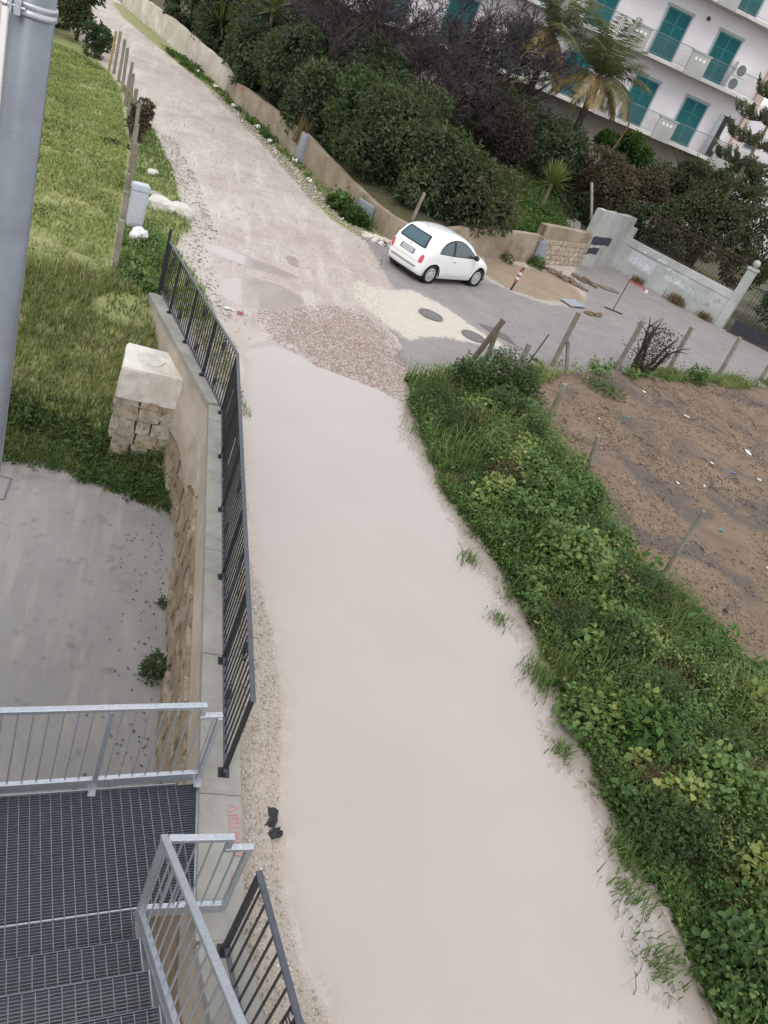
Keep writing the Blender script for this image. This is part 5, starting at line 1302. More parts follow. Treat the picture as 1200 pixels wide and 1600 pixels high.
ve = in_poly([(5.8,23.6),(4.3,27),(2.9,33),(1,40),(1.6,40),(3.5,33.5),(4.8,28.5),(6.2,25)],2500,6); gravel('verge_stones', 'stones and scraps along the foot of the road wall', ve, .03, .14, MG2, 5)
le = in_poly([(1.2,15),(.8,17.3),(.5,18.6),(.75,20),(.4,21.8),(-.1,25),(-.8,29),(-.1,29),(.7,25),(1.1,22),(1.4,20),(1.1,18.3),(1.4,17),(1.7,15)],1100,7); gravel('roadside_stones', 'grey stones along the grassy left edge of the road', le, .02, .09, gravmat('grey_stones', [(0,(.24,.22,.20)),(.6,(.4,.37,.34)),(1,(.6,.57,.54))]), 6)
# ------------------------------------------------------------------ vegetation
def gzv(P): return height(P[:,0], P[:,1])
def rdir(r, n, up=.3):
    v = r.normal(size=(n,3)); v[:,2] = np.abs(v[:,2])*1.0 + up; return unit(v)
def crown_leaves(c, rad, nl, size, seed, lobes=14, tint0=0.0, tintr=1.0, lobe_r=(.34,.55), flat=.0, asp=.5):
    r = np.random.default_rng(seed); c = np.array(c); rad = np.array(rad)
    L = unit(r.normal(size=(lobes,3)))*r.uniform(.25,.72,(lobes,1))*rad + c; R = r.uniform(*lobe_r,lobes)*rad.min()
    lt = r.uniform(-.16,.16,lobes)
    k = r.integers(0,lobes,nl); nrm = unit(r.normal(size=(nl,3)) + np.array([0,0,.25])); q = R[k]*r.uniform(.55,1.08,nl)**.6
    sub = 1+.22*np.sin(nrm[:,0]*9+k)*np.sin(nrm[:,1]*8+k*2)*np.sin(nrm[:,2]*7)
    P = L[k] + nrm*(q*sub)[:,None]
    # drop leaves buried well inside other lobes
    keep = np.ones(nl,bool)
    for j in range(lobes):
        d = np.linalg.norm(P-L[j],axis=1); keep &= ~((d < R[j]*.62) & (k != j))
    P, nrm, k = P[keep], nrm[keep], k[keep]; n = len(P)
    D = unit(nrm*.6 + r.normal(size=(n,3))*.75 + np.array([0,0,-.25])); N = unit(nrm + r.normal(size=(n,3))*.55 + np.array([0,0,.35]))
    # stray shoots break up the outline
    ns, per = max(14, int(nl/330)), 16; si = r.integers(0,n,ns); so = P[si]; sdv = unit(nrm[si]*.8+r.normal(size=(ns,3))*.35+np.array([0,0,.45])); sl = r.uniform(.25,.75,ns)*rad.min()*.32
    u = np.tile(np.linspace(.1,1,per),ns); ii = np.repeat(np.arange(ns),per); SPt = so[ii]+sdv[ii]*(sl[ii]*u)[:,None]
    P = np.concatenate([P,SPt]); D = np.concatenate([D,unit(sdv[ii]*.5+r.normal(size=(ns*per,3))*.8)]); N = np.concatenate([N,unit(r.normal(size=(ns*per,3))+np.array([0,0,.6]))]); k = np.concatenate([k,k[si][ii]]); n = len(P)
    s = size*r.uniform(.6,1.35,n); T = np.clip(tint0 + tintr*(r.beta(2.0,2.8,n)) + 1.5*lt[k], 0, 1)
    return leaf_arrays(P, D, N, s, s*asp, T)
def branches(base, h, spread, n, r0, seed, mat_, parent, name='trunk', lean=(0,0)):
    r = random.Random(seed); m = MB(); b = Vector(base); top = b + Vector((lean[0],lean[1],h))
    tr = [b.lerp(top,t)+Vector((r.uniform(-.05,.05),r.uniform(-.05,.05),0)) for t in np.linspace(0,1,6)]
    m.tube(tr, [r0*(1-.6*t) for t in np.linspace(0,1,6)], 8)
    for i in range(n):
        s = tr[r.randint(2,5)]; a = r.uniform(0,2*PI); e = s + Vector((math.cos(a)*spread*r.uniform(.5,1), math.sin(a)*spread*r.uniform(.5,1), h*r.uniform(.2,.5)))
        m.tube([s, s.lerp(e,.5)+Vector((0,0,h*.08)), e], [r0*.42,r0*.28,r0*.1], 5)
    return m.build(name, mat_, parent, smooth=True)
def tree(name, label, cat, base, ch, rad, nl, size, mat_, seed, lobes=14, group=None, tint0=0.0, tintr=1.0, bark=None, lean=(0,0), asp=.5):
    b = (base[0],base[1],gz(*base[:2])-.1 if len(base) < 3 else base[2])
    t = thing(name, label, cat, b, 0, group)
    c = (b[0]+lean[0], b[1]+lean[1], ch)
    branches(b, max(.4,(ch-b[2])*.9), min(rad[0],rad[1])*.7, 7, .06+.02*rad[0], seed, bark or M_BARK, t)
    V,F,T = crown_leaves(c, rad, nl, size, seed, lobes, tint0, tintr, asp=asp)
    mesh_obj('crown', np_mesh('crown',V,F,T), mat_, t); return t
# --- evergreen trees behind the road wall
HG = 'evergreen trees behind the road wall'
tree('evergreen_tree','broad dark evergreen overhanging the wall right behind the car','tree',(9.4,27.4),1.75,(2.1,1.5,1.9),16000,.17,L_OLIVE,1,22,HG,.05,1)
tree('evergreen_tree','dense dark evergreen above the car roof, with yellowish patches','tree',(8.0,26.9),1.9,(1.7,1.5,1.75),14000,.16,L_DARK,2,20,HG,.1,1)
tree('evergreen_tree','rounded mid-green evergreen left of the car','tree',(6.75,28.8),2.1,(1.55,1.5,2.0),14000,.16,L_DARK,3,20,HG)
tree('evergreen_tree','tall green evergreen with a yellow tip, beside the dry stalks','tree',(5.9,31.2),2.1,(1.4,1.6,2.0),12000,.17,L_MID,4,18,HG,-.12)
tree('evergreen_tree','dark evergreen directly behind the tall grey cabinet','tree',(4.9,34.0),2.0,(1.5,1.5,1.9),11000,.17,L_DARK,5,18,HG)
tree('evergreen_tree','dark bluish evergreen at the second wall stretch','tree',(3.9,36.8),2.1,(1.5,1.6,2.1),11000,.18,L_DARK,6,18,HG)
tree('evergreen_tree','dark evergreen below the yucca rosettes','tree',(2.9,39.8),2.0,(1.5,1.7,2.2),10000,.19,L_DARK,7,18,HG)
tree('evergreen_tree','dark evergreen beside the far wall bend','tree',(2.4,43.3),2.2,(1.6,1.8,2.4),10000,.2,L_DARK,8,16,HG)
tree('evergreen_tree','green evergreen at the far end of the road wall','tree',(.9,47.5),2.3,(1.7,2.0,2.5),9000,.22,L_DARK,9,16,HG,-.1)
tree('evergreen_tree','farthest dark evergreen at the top edge','tree',(-.6,52.5),2.6,(1.9,2.2,2.9),8000,.24,L_DARK,10,14,HG)
tree('evergreen_tree','dark evergreen filling the second row behind the mid-green one','tree',(8.2,32.5),2.7,(1.9,1.7,1.9),9000,.18,L_DARK,11,16,HG)
tree('evergreen_tree','dark evergreen in the second row behind the cabinet','tree',(6.8,36.5),2.9,(2.0,1.9,2.0),8000,.2,L_DARK,12,16,HG)
tree('evergreen_tree','dark evergreen in the second row under the bare branches','tree',(5.4,41.0),3.1,(2.1,2.1,2.1),8000,.21,L_DARK,13,16,HG)
# --- ivy and shrubs on the slope and right
SG = 'shrubs on the slope below the building'
tree('ivy_shrub','large dark ivy-covered shrub between yucca and bare trees','shrub',(15.3,36.0),3.2,(2.0,1.9,1.7),11000,.17,L_DARK,21,20,SG,.05)
tree('ivy_shrub','dark ivy shrub at the foot of the palm','shrub',(13.3,37.0),3.3,(1.7,1.6,1.6),8000,.18,L_OLIVE,22,16,SG)
tree('russet_shrub','brown-tinged shrub spilling over the grey wall','shrub',(17.6,34.3),3.1,(1.75,1.5,1.15),12000,.14,L_RUST,23,20,SG,.1)
tree('russet_shrub','brownish twiggy shrub in the middle of the hedge','shrub',(19.3,34.6),3.0,(1.7,1.5,1.2),9000,.15,L_RUST,24,18,SG,.0)
tree('green_shrub','yellow-green shrub under the lower balcony','shrub',(19.6,38.6),4.1,(2.3,1.5,.9),7000,.17,L_BRIGHT,25,16,SG,-.1)
tree('green_shrub','dark green shrub under the balcony by the dry frond','shrub',(23.2,38.0),3.7,(2.4,1.8,1.2),8000,.18,L_OLIVE,26,16,SG)
tree('hedge_shrub','dark leafy shrub behind the graffiti wall railing, left end','shrub',(20.2,33.0,.2),2.2,(1.3,1.3,1.8),9000,.14,L_DARK,27,18,SG)
tree('hedge_shrub','dark olive shrub behind the graffiti wall railing, middle','shrub',(21.9,32.2,.2),2.9,(1.7,1.5,1.8),10000,.15,L_OLIVE,28,18,SG)
tree('hedge_shrub','dark olive shrub rising behind the ball-topped pillar','shrub',(24.4,31.2,.2),3.0,(1.9,1.7,2.0),10000,.16,L_OLIVE,29,18,SG)
tree('hedge_shrub','dark shrub beside the conifer at the right edge','shrub',(24.0,34.8,.2),4.1,(2.0,1.8,1.8),9000,.17,L_DARK,30,18,SG)
tree('hedge_shrub','green hedge beyond the driveway gate','shrub',(26.2,29.4,.0),1.3,(2.2,1.2,1.3),9000,.15,L_MID,31,18,SG)
tree('ivy_shrub','trailing ivy clump over the corner of the grey wall','shrub',(18.7,33.1,1.2),2.2,(.8,.6,.7),4000,.12,L_OLIVE,32,10,SG)
tree('purple_shrub','dark purplish shrub between evergreen and yucca','shrub',(12.5,34.2),2.9,(1.3,1.2,1.7),8000,.12,leafmat('purple_brown_leaves',[(0,(.018,.012,.014)),(.5,(.04,.026,.028)),(1,(.075,.05,.045))]),33,16,SG)
# --- bare trees with purplish twigs
def bare_tree(label, base, h, spread, seed, n1=9, mat_=None, lean=(0,0), limb=None, depth=4, r0=.13):
    r = random.Random(seed); b = Vector((base[0],base[1],gz(*base)-.1)); t = thing('bare_tree', label, 'tree', b, 0, 'bare trees before the building')
    tm = MB(); top = b+Vector((lean[0],lean[1],h*.5))
    tr = [b.lerp(top,k/5)+Vector((r.uniform(-.08,.08),r.uniform(-.08,.08),0)) for k in range(6)]
    tm.tube(tr, [r0*(1-.1*k) for k in range(6)], 8); tm.build('trunk', limb or M_PALEBARK, t, smooth=True)
    lm, tw = MB(), MB()
    def grow(p, d, l, rad, dep):
        m = lm if dep >= depth-1 else tw
        q = p; pts = [p]; rs = [rad]
        for k in range(3):
            d = (d + Vector((r.gauss(0,.22),r.gauss(0,.22),r.gauss(.03,.15)))).normalized(); q = q+d*l/3; pts.append(q); rs.append(rad*(1-.22*(k+1)))
        rs = [max(q_, .011) for q_ in rs]; m.tube(pts, rs, 5 if dep >= depth-1 else 3, False)
        if dep > 0:
            for k in range(4 if dep > 1 else 5):
                s = pts[r.choice((1,2,3,3))]; nd = (d + Vector((r.gauss(0,.75),r.gauss(0,.75),r.gauss(.15,.5)))).normalized(); grow(s, nd, l*r.uniform(.5,.78), rad*.5, dep-1)
    for i in range(n1):
        s = tr[r.randint(2,5)]; a = 2*PI*i/n1+r.uniform(-.4,.4); d = Vector((math.cos(a)*spread, math.sin(a)*spread, r.uniform(.4,1.3))).normalized()
        grow(s, d, h*r.uniform(.25,.40), r0*.5, depth)
    lm.build('limbs', limb or M_PALEBARK, t, smooth=True); o = tw.build('twigs', mat_ or M_TWIG, t); o['kind'] = 'stuff'; return t
bare_tree('tall bare tree with pale limbs before the left balconies',(7.6,39.5),6.0,1.0,41,7,None,(0,0))
bare_tree('bare twiggy tree in front of the teal shutters, centre top',(10.5,39.0),6.0,1.0,42,8)
bare_tree('bare tree with forked limbs left of the palms',(12.7,37.6),6.2,.8,43,7)
bare_tree('dark bare tree over the evergreens, left of centre',(5.2,37.5),5.6,1.0,44,7,None,(0,0),M_BARK)
bare_tree('low bare thicket tree behind the evergreen hedge',(9.0,35.5),4.3,1.2,45,8,None,(0,0),M_BARK)
bare_tree('low dark bare tree under the balcony, beside the forked one',(11.6,35.6),4.0,1.2,46,7,None,(0,0),M_BARK)
bare_tree('far bare tree above the yucca rosettes',(4.6,42.5),6.2,1.0,47,7,None,(0,0),M_BARK)
bare_tree('bare sapling before the second balcony bay',(15.0,40.5),5.6,.7,48,6,None,(0,0),M_BARK,3)
# --- palms
def palm(label, base, z0, h, n, flen, seed, dryshare, lean=(0,0)):
    r = random.Random(seed); rr = np.random.default_rng(seed)
    b = Vector((base[0],base[1],gz(*base)-.1)); top = Vector((base[0]+lean[0],base[1]+lean[1],h)); t = thing('palm_tree', label, 'palm', b, 0, 'palms before the building')
    m = MB(); N = 22
    m.tube([b.lerp(top,k/N)+Vector((.0,0,0)) for k in range(N+1)], [.17*(1+.12*(k%2)-.25*k/N)+(.05 if k > N-5 else 0) for k in range(N+1)], 10)
    m.build('trunk', plain('palm_bark_%d'%seed, (.075,.055,.045), (.04,.03,.026), 9, .95, .7, 25, bdist=.03), t)
    for i in range(n):
        dry = i < dryshare*n; a = 2*PI*i*.618*1.0 + r.uniform(-.3,.3)
        el = r.uniform(-.35,.45) if dry else r.uniform(.35,1.45)
        L = flen*r.uniform(.8,1.1); d0 = Vector((math.cos(a)*math.cos(el), math.sin(a)*math.cos(el), math.sin(el))); p = top.copy(); P = [p.copy()]; d = d0.copy(); K = 14
        for k in range(K):
            d = (d + Vector((0,0,(-.055-.075*(k/K)) if not dry else (-.10-.12*(k/K))))).normalized(); p = p+d*L/K; P.append(p.copy())
        fm = MB(); fm.tube(P, [.022*(1-.8*k/K) for k in range(K+1)], 4)
        V0 = np.array([tuple(q) for q in P]); nl = 62
        ts = np.linspace(.10,.99,nl); ii = ts*K; i0 = np.clip(ii.astype(int),0,K-1); fr = (ii-i0)[:,None]
        Q = V0[i0]*(1-fr)+V0[i0+1]*fr; Tn = unit(V0[i0+1]-V0[i0]); side = unit(np.cross(Tn,np.array([[0,0,1.0]])+1e-4))
        ls = L*.27*np.sin(np.clip(ts*PI*.9+.25,0,PI))**.7
        parts = []
        for sg in (-1,1):
            D = unit(side*sg + Tn*.55 + np.array([[0,0,-.45 if not dry else -1.1]]) + rr.normal(size=(nl,3))*.12); Nn = unit(np.cross(D,Tn)+rr.normal(size=(nl,3))*.2)
            parts.append(leaf_arrays(Q, D, Nn, ls*rr.uniform(.9,1.4,nl), .036, np.clip(rr.normal(.45+.2*r.random(),.16,nl),0,1), .02))
        V,F,T = join_arrays(parts)
        fo = mesh_obj('frond', np_mesh('frond',V,F,T), L_PALMDRY if dry else L_PALM, t)
        fm.build('rib', M_PALEBARK, fo)
palm('palm with dry hanging fronds in front of the lower balcony',(16.9,38.0),2,6.4,30,2.6,51,.3)
palm('yellowing palm left of the other palm, at the top edge',(14.3,38.6),2,7.2,28,2.4,52,.42)
# long bent dry frond stem beside the palm
m = MB(); m.tube([(17.6,37.6,6.3),(18.5,37.4,6.0),(18.9,37.3,5.2),(18.7,37.2,4.2),(18.2,37.1,3.2)], [.04,.035,.035,.05,.07], 6); tag(m.build('dry_frond_stem', plain('red_brown_stem',(.20,.10,.06),(.14,.07,.045),8,.9,.2), None, smooth=True), 'long reddish bent dry frond stem hanging beside the palm', 'frond stem')
# --- yuccas
def yucca(label, p, z, R, n, seed, trunk=True, zb=None):
    r = np.random.default_rng(seed); g0 = gz(p[0],p[1]) if zb is None else zb; t = thing('yucca_plant', label, 'yucca', (p[0],p[1],g0), 0, 'yuccas')
    if trunk: MB().tube([(p[0]-.1,p[1],g0-.1),(p[0],p[1],(g0+z)/2),(p[0],p[1],z)], [.10,.08,.07], 8).build('trunk', M_PALEBARK, t, smooth=True)
    el = r.uniform(-.5,1.5,n); a = r.uniform(0,2*PI,n); D = np.stack([np.cos(a)*np.cos(el),np.sin(a)*np.cos(el),np.sin(el)],1)
    P = np.array([[p[0],p[1],z]])+D*.05; N = unit(np.cross(D,np.cross(D,np.array([[0,0,1.0]])))*-1+r.normal(size=(n,3))*.1)
    V,F,T = leaf_arrays(P,D,N,R*r.uniform(.75,1.1,n),.06*R+.02,np.clip(.35+.3*np.sin(el)+r.normal(0,.15,n),0,1),.01)
    mesh_obj('leaves', np_mesh('leaves',V,F,T), L_YUCCA, t)
yucca('spiky green yucca on the grassy slope above the block wall',(13.9,31.2),2.45,.95,150,61)
yucca('yellow-green yucca rosette above the hedge, left one at the top',(.95,46.5),2.2,1.3,130,62)
yucca('yellow-green yucca rosette at the top edge, middle one',(2.8,40.6),3.9,1.1,120,63)
yucca('yellow-green yucca rosette at the top edge, right one',(4.3,40.4),4.6,1.0,110,64)
# --- conifer at right
def conifer(label, base, h, seed):
    r = random.Random(seed); rr = np.random.default_rng(seed); b = Vector((base[0],base[1],.3)); t = thing('conifer_tree', label, 'conifer', b)
    MB().tube([b, b+Vector((.1,0,h))], [.14,.03], 8).build('trunk', M_PALEBARK, t, smooth=True)
    z = 3.2
    while z < h-.4:
        for k in range(6):
            a = 2*PI*k/6+z*1.7+r.uniform(-.2,.2); L = (1.0-(z-2)/(h)*.6)*2.0*r.uniform(.8,1.1); P = []
            for j in range(9):
                u = j/8; P.append(Vector((b.x+math.cos(a)*L*u, b.y+math.sin(a)*L*u, z-.55*math.sin(u*PI*.6)*L*.5+.35*u*u*L*.5)))
            br = MB().tube(P, [.035*(1-.7*j/8) for j in range(9)], 5).build('branch', M_BARK, t)
            arr = np.array([tuple(q) for q in P]); parts = []
            # rope-like side shoots, upturned at the tips
            m_ = 13; u = rr.uniform(.3,.999,m_)*8; i0 = u.astype(int); Q0 = arr[np.minimum(i0,8)]*(1-(u-i0))[:,None]+arr[np.minimum(i0+1,8)]*(u-i0)[:,None]
            tang = unit(arr[np.minimum(i0+1,8)]-arr[np.minimum(i0,7)]); side = unit(np.cross(tang,[0,0,1.0])+1e-5); sg_ = (rr.integers(0,2,m_)*2-1)[:,None]
            rd_ = unit(side*sg_*rr.uniform(.3,1,(m_,1))+tang*.6+np.array([[0,0,.45]])); rl_ = rr.uniform(.3,.62,m_); per = 46; n = m_*per; ii = np.repeat(np.arange(m_),per); uu = rr.random(n)
            Q = Q0[ii]+rd_[ii]*(rl_[ii]*uu)[:,None]+np.array([[0,0,1.0]])*(.18*uu**2)[:,None]+rr.normal(size=(n,3))*.022
            D = unit(rd_[ii]*.7+rr.normal(size=(n,3))*.55+np.array([0,0,.3])); N = unit(rr.normal(size=(n,3)))
            V,F,T = leaf_arrays(Q,D,N,rr.uniform(.08,.15,n),.045,np.clip(rr.normal(.5,.22,n),0,1),.1)
            mesh_obj('needles', np_mesh('needles',V,F,T), L_PINE, br)
        z += .85
conifer('tall conifer with drooping upturned branches at the right edge',(22.6,33.2),9.5,71)

# --- weeds strip between the puddle and the plot
r_ = np.random.default_rng(5)
def scatter_blades(name, label, P, h0, h1, w, mat_, seed, spread=.6, droop=.6, tm=(.45,.2), z=None):
    r = np.random.default_rng(seed); n = len(P); Z = gzv(P) if z is None else z
    lean = np.zeros((n,3)); a = r.uniform(0,2*PI,n); q = r.uniform(.1,1,n)*spread; lean[:,0] = np.cos(a)*q; lean[:,1] = np.sin(a)*q
    patch = .34*fbm(P[:,0],P[:,1],seed+3,.35,4)
    T = np.clip(r.normal(tm[0],tm[1],n)+patch,0,1)
    V,F,T = blade_arrays(np.column_stack([P,Z-.01]), lean, r.uniform(h0,h1,n), w*r.uniform(.7,1.3,n), T, droop)
    o = mesh_obj(name, np_mesh(name,V,F,T), mat_); tag(o, label, 'grass'); o['kind'] = 'stuff'; return o
def weed_leaves(name, label, stems, mat_, seed, hmax, lsz, nl=(8,16), tm=.45):
    # small plants: each stem carries leaves up its height
    r = np.random.default_rng(seed); n = len(stems); Z = gzv(stems)
    nc = max(6, int(n/26)); ci = r.integers(0, n, nc); cc = stems[ci]; cl = np.argmin(((stems[:,None]-cc[None])**2).sum(2), 1)
    ct, cs, chh, ca = r.normal(0,.16,nc), r.uniform(.55,1.45,nc), r.uniform(.5,1.4,nc), r.uniform(.25,.95,nc)
    hh = hmax*(.35+.65*r.random(n))*(1+.35*fbm(stems[:,0],stems[:,1],seed+40,.45,2))*chh[cl]; k = r.integers(*nl,n); rep = np.repeat(np.arange(n),k); m = len(rep)
    u = r.random(m)**.7; spread = r.normal(size=(m,2))*(.04+.10*hh[rep][:,None]); P = np.column_stack([stems[rep]+spread*u[:,None]**.5, Z[rep]+hh[rep]*u])
    a = r.uniform(0,2*PI,m); D = unit(np.column_stack([np.cos(a),np.sin(a),r.normal(.1,.55,m)])); N = unit(np.column_stack([r.normal(0,.45,m),r.normal(0,.45,m),np.ones(m)]))
    s = lsz*r.uniform(.5,1.4,m)*cs[cl][rep]; pt = r.normal(0,.08,n)[rep] + ct[cl][rep] + .18*fbm(P[:,0],P[:,1],seed+9,.3,3)
    T = np.clip(r.normal(tm,.13,m)+pt+.12*(u-.5),0,1)
    V,F,T = leaf_arrays(P,D,N,s,s*np.clip(ca[cl][rep]*r.uniform(.8,1.2,m),.2,1),T,.10,lsz < .12)
    o = mesh_obj(name, np_mesh(name,V,F,T), mat_); tag(o, label, 'weeds'); o['kind'] = 'stuff'; return o
SP_ = in_poly(STRIP, 9000, 31); edge = sdist(SP_[:,0],SP_[:,1],STRIP)
den = fbm(SP_[:,0],SP_[:,1],77,.5,3)
main = SP_[(edge > .12)]
half = den[(edge > .12)] > -.05
weed_leaves('leafy_weeds','dense leafy green weeds covering the strip between puddle and plot',main[half][:3800],L_WEED,32,.46,.060,(12,22),.57)
weed_leaves('leafy_weeds','finer dark weeds filling gaps in the strip between puddle and plot',main[~half][:3400],L_WEED,33,.40,.045,(14,26),.52)
weed_leaves('leafy_weeds','low small-leaved ground cover under the strip weeds',in_poly(STRIP,5200,34),L_MID,35,.16,.045,(7,12),.5)
# nearest part of strip: bright broad leaves
weed_leaves('leafy_weeds','broad bright leaves scattered along the weed strip',main[200:650],L_BRIGHT,36,.46,.095,(5,9),.55)
gp_ = in_poly(STRIP, 16000, 41); dn = fbm(gp_[:,0],gp_[:,1],78,.45,3); gp_ = gp_[dn > .05]
scatter_blades('tall_grass','long green grass blades among the strip weeds',gp_[:9500],.25,.62,.013,L_GRASS,42,.8,.8,(.48,.24))
dn2 = in_poly(STRIP, 12000, 43); f2 = fbm(dn2[:,0],dn2[:,1],79,.6,2); scatter_blades('dry_grass','straw-coloured dry grass among the strip weeds',dn2[f2 > .35][:2600],.18,.48,.010,L_DRY,44,1.0,.9,(.5,.25))
# mounded clumps of taller weeds that give the strip its relief
def mounds(name, label, n, seed, mat_, R, Hm, lsz, tm, asp):
    r = np.random.default_rng(seed); C = in_poly(STRIP, n*3, seed); e = sdist(C[:,0],C[:,1],STRIP); C = C[(e > .25)&(C[:,1] > 1.5)][:n]; Zc = gzv(C); parts = []
    for c, z in zip(C, Zc):
        R_, H_ = r.uniform(*R), r.uniform(*Hm); m = int(900*(R_/.4)**2*(.06/lsz)**1.3); d = unit(r.normal(size=(m,3))); d[:,2] = np.abs(d[:,2]); q = r.uniform(.72,1.08,m)*(1+.18*np.sin(d[:,0]*7+z*9)*np.sin(d[:,1]*6+c[0]*5))
        P = np.column_stack([c[0]+d[:,0]*R_*q, c[1]+d[:,1]*R_*q, z+.03+d[:,2]*H_*q]); D = unit(d*.5+r.normal(size=(m,3))*.6+np.array([0,0,-.15])); N = unit(d+r.normal(size=(m,3))*.45+np.array([0,0,.5])); s_ = lsz*r.uniform(.6,1.35,m)
        parts.append(leaf_arrays(P, D, N, s_, s_*asp*r.uniform(.8,1.2,m), np.clip(r.normal(tm+r.normal(0,.12),.12,m)+.12*(d[:,2]-.5),0,1), .12, True))
    V,F,T = join_arrays(parts); o = mesh_obj(name, np_mesh(name,V,F,T), mat_); tag(o, label, 'weeds', None, 'stuff')
mounds('weed_mounds','rounded bright leafy weed mounds rising out of the strip',26,301,L_WEED,(.22,.48),(.35,.62),.075,.62,.75)
mounds('weed_mounds','rounded dark fine-leaved weed mounds rising out of the strip',22,302,L_MID,(.22,.45),(.35,.6),.055,.45,.5)
mounds('weed_mounds','yellowing broad-leaved weed mounds rising out of the strip',12,303,L_WEED,(.18,.35),(.3,.5),.085,.82,.85)
mounds('weed_mounds','brown withered weed mounds in the strip',7,304,L_RUST,(.2,.4),(.22,.4),.05,.6,.35)
# ragged fringe where the weeds hang over the water
eb = np.array([(5.2,14.3),(5.08,11.84),(5.15,10.08),(5.54,8.58),(5.68,7.03),(5.64,5.45),(5.67,4.37),(5.79,3.23),(5.77,2.2),(5.9,.6)])
tt = r_.random(2600)*(len(eb)-1.001); e0 = tt.astype(int); EP = eb[e0]*(1-(tt-e0))[:,None]+eb[e0+1]*(tt-e0)[:,None]; wv = fbm(EP[:,0]*0+3,EP[:,1],91,.55,3)
EP[:,0] += .06-.22*np.clip(wv+.25,0,1)*r_.random(2600)+np.abs(r_.normal(0,.10,2600))
weed_leaves('fringe_weeds','ragged low weeds hanging over the puddle edge of the strip',EP[:1300],L_WEED,92,.30,.05,(9,16),.46)
scatter_blades('fringe_grass','grass hanging over the puddle edge of the strip',EP[700:],.15,.38,.012,L_GRASS,93,1.0,.9,(.42,.2))
# plot edge grass along the street fence
FE = [(8.5,15.6),(10,17.0),(12.5,18.2),(15,19.4),(17.5,20.3),(21,22),(21,22.7),(17.5,21.2),(15,20.2),(12.5,19.1),(10,17.9),(8.6,16.6)]
FG_ = in_poly(FE,9000,45); FG_ = FG_[fbm(FG_[:,0],FG_[:,1],87,.5,3) > .0]
scatter_blades('fence_grass','green and straw grass along the foot of the street fence',FG_[:4200],.08,.32,.016,L_GRASS,46,.8,.7,(.72,.22))
weed_leaves('fence_weeds','low weeds along the foot of the street fence',in_poly(FE,230,47),L_WEED,48,.3,.07,(8,14),.6)
pg = in_poly([(10,14.8),(12,17.6),(14,18.4),(19,19.5),(18,12),(12,7.5),(10,8)],9000,49); f3 = fbm(pg[:,0],pg[:,1],81,.35,3); scatter_blades('plot_grass','sparse straw and moss on the bare plot',pg[f3 > .25][:3600],.02,.09,.014,L_DRY,50,1.2,.8,(.55,.25))
# left field
FN = [(-.75,15.9),(-.95,20.7),(-1.3,26),(-2.3,33.7),(-3,36.2),(-4.5,38),(-6.5,38),(-4.6,26),(-3.4,18),(-2.4,12.1),(-.68,12.15),(0,11.9),(.75,11.7),(1.1,11.6),(.75,13.0),(.1,14.8)]
fp_ = in_poly(FN, 42000, 51); fp_ = fp_[~((fp_[:,0] > -.1)&(fp_[:,0] < .76)&(fp_[:,1] > 12.45)&(fp_[:,1] < 13.45))]
bare = (fbm(fp_[:,0],fp_[:,1],95,.5,4) < -.6) | (((fp_[:,0]+.25)**2/.5+(fp_[:,1]-14.75)**2/.12) < 1); fp_ = fp_[~bare | (rng.random(len(fp_)) < .3)]
far = fp_[:,1] > 17
scatter_blades('field_grass','yellowish green grass of the sloping field',fp_[far],.05,.16,.03,L_FIELD,52,.9,.8,(.42,.17))
nr = fp_[~far]; bk = in_poly([(-2.5,12.2),(-.68,12.15),(0,11.85),(.75,11.6),(1.15,11.5),(.9,12.6),(.12,14.9),(-.7,15.6),(-2.6,15.4)],9500,53)
bk = bk[~((bk[:,0] > -.1)&(bk[:,0] < .76)&(bk[:,1] > 12.45)&(bk[:,1] < 13.45))]
bk = bk[(((bk[:,0]+.2)**2/.45+(bk[:,1]-14.7)**2/.10) > 1)]
lo = bk[:,1] < 13.3
scatter_blades('bank_grass','lush green grass at the foot of the bank by the yard',bk[lo],.12,.36,.016,L_GRASS,54,.9,.8,(.28,.16))
scatter_blades('bank_grass','mixed yellow-green grass on the upper bank',bk[~lo],.12,.34,.016,L_FIELD,55,.8,.8,(.42,.25))
scatter_blades('field_grass','mown grass at the near end of the field',nr[:4000],.06,.2,.018,L_FIELD,56,.9,.8,(.40,.2))
scatter_blades('field_grass','taller straw tufts scattered in the field',fp_[fbm(fp_[:,0],fp_[:,1],83,.5,3) > .3][:2000],.10,.22,.02,L_FIELD,57,.9,.8,(.8,.2))
weed_leaves('field_weeds','dark green low weeds dotted over the field grass',fp_[fbm(fp_[:,0],fp_[:,1],97,.6,3) > .25][:420],L_MID,98,.14,.075,(6,11),.55)
scatter_blades('bank_straw','straw-coloured tall grass on the upper bank',bk[~lo][:900],.2,.42,.012,L_DRY,99,.8,.8,(.75,.2))
weed_leaves('bank_weeds','leafy weeds at the foot of the bank',in_poly([(-2.4,12.0),(-.68,12.1),(0,11.8),(.75,11.55),(1.15,11.45),(1.05,12.3),(-.1,12.9),(-2.4,13.2)],700,58),L_MID,59,.25,.06,(8,14),.5)
scatter_blades('verge_grass','grass on the verge between field posts and road',in_poly(LVERGE,7500,60),.05,.18,.022,L_GRASS,61,.8,.7,(.48,.18))
weed_leaves('verge_weeds','tangled weeds behind the end of the iron railing',in_poly([(-.6,15.4),(.4,15.3),(.35,17.8),(-.4,19.0),(-.65,17.5)],420,62),L_WEED,63,.34,.055,(8,14),.55)
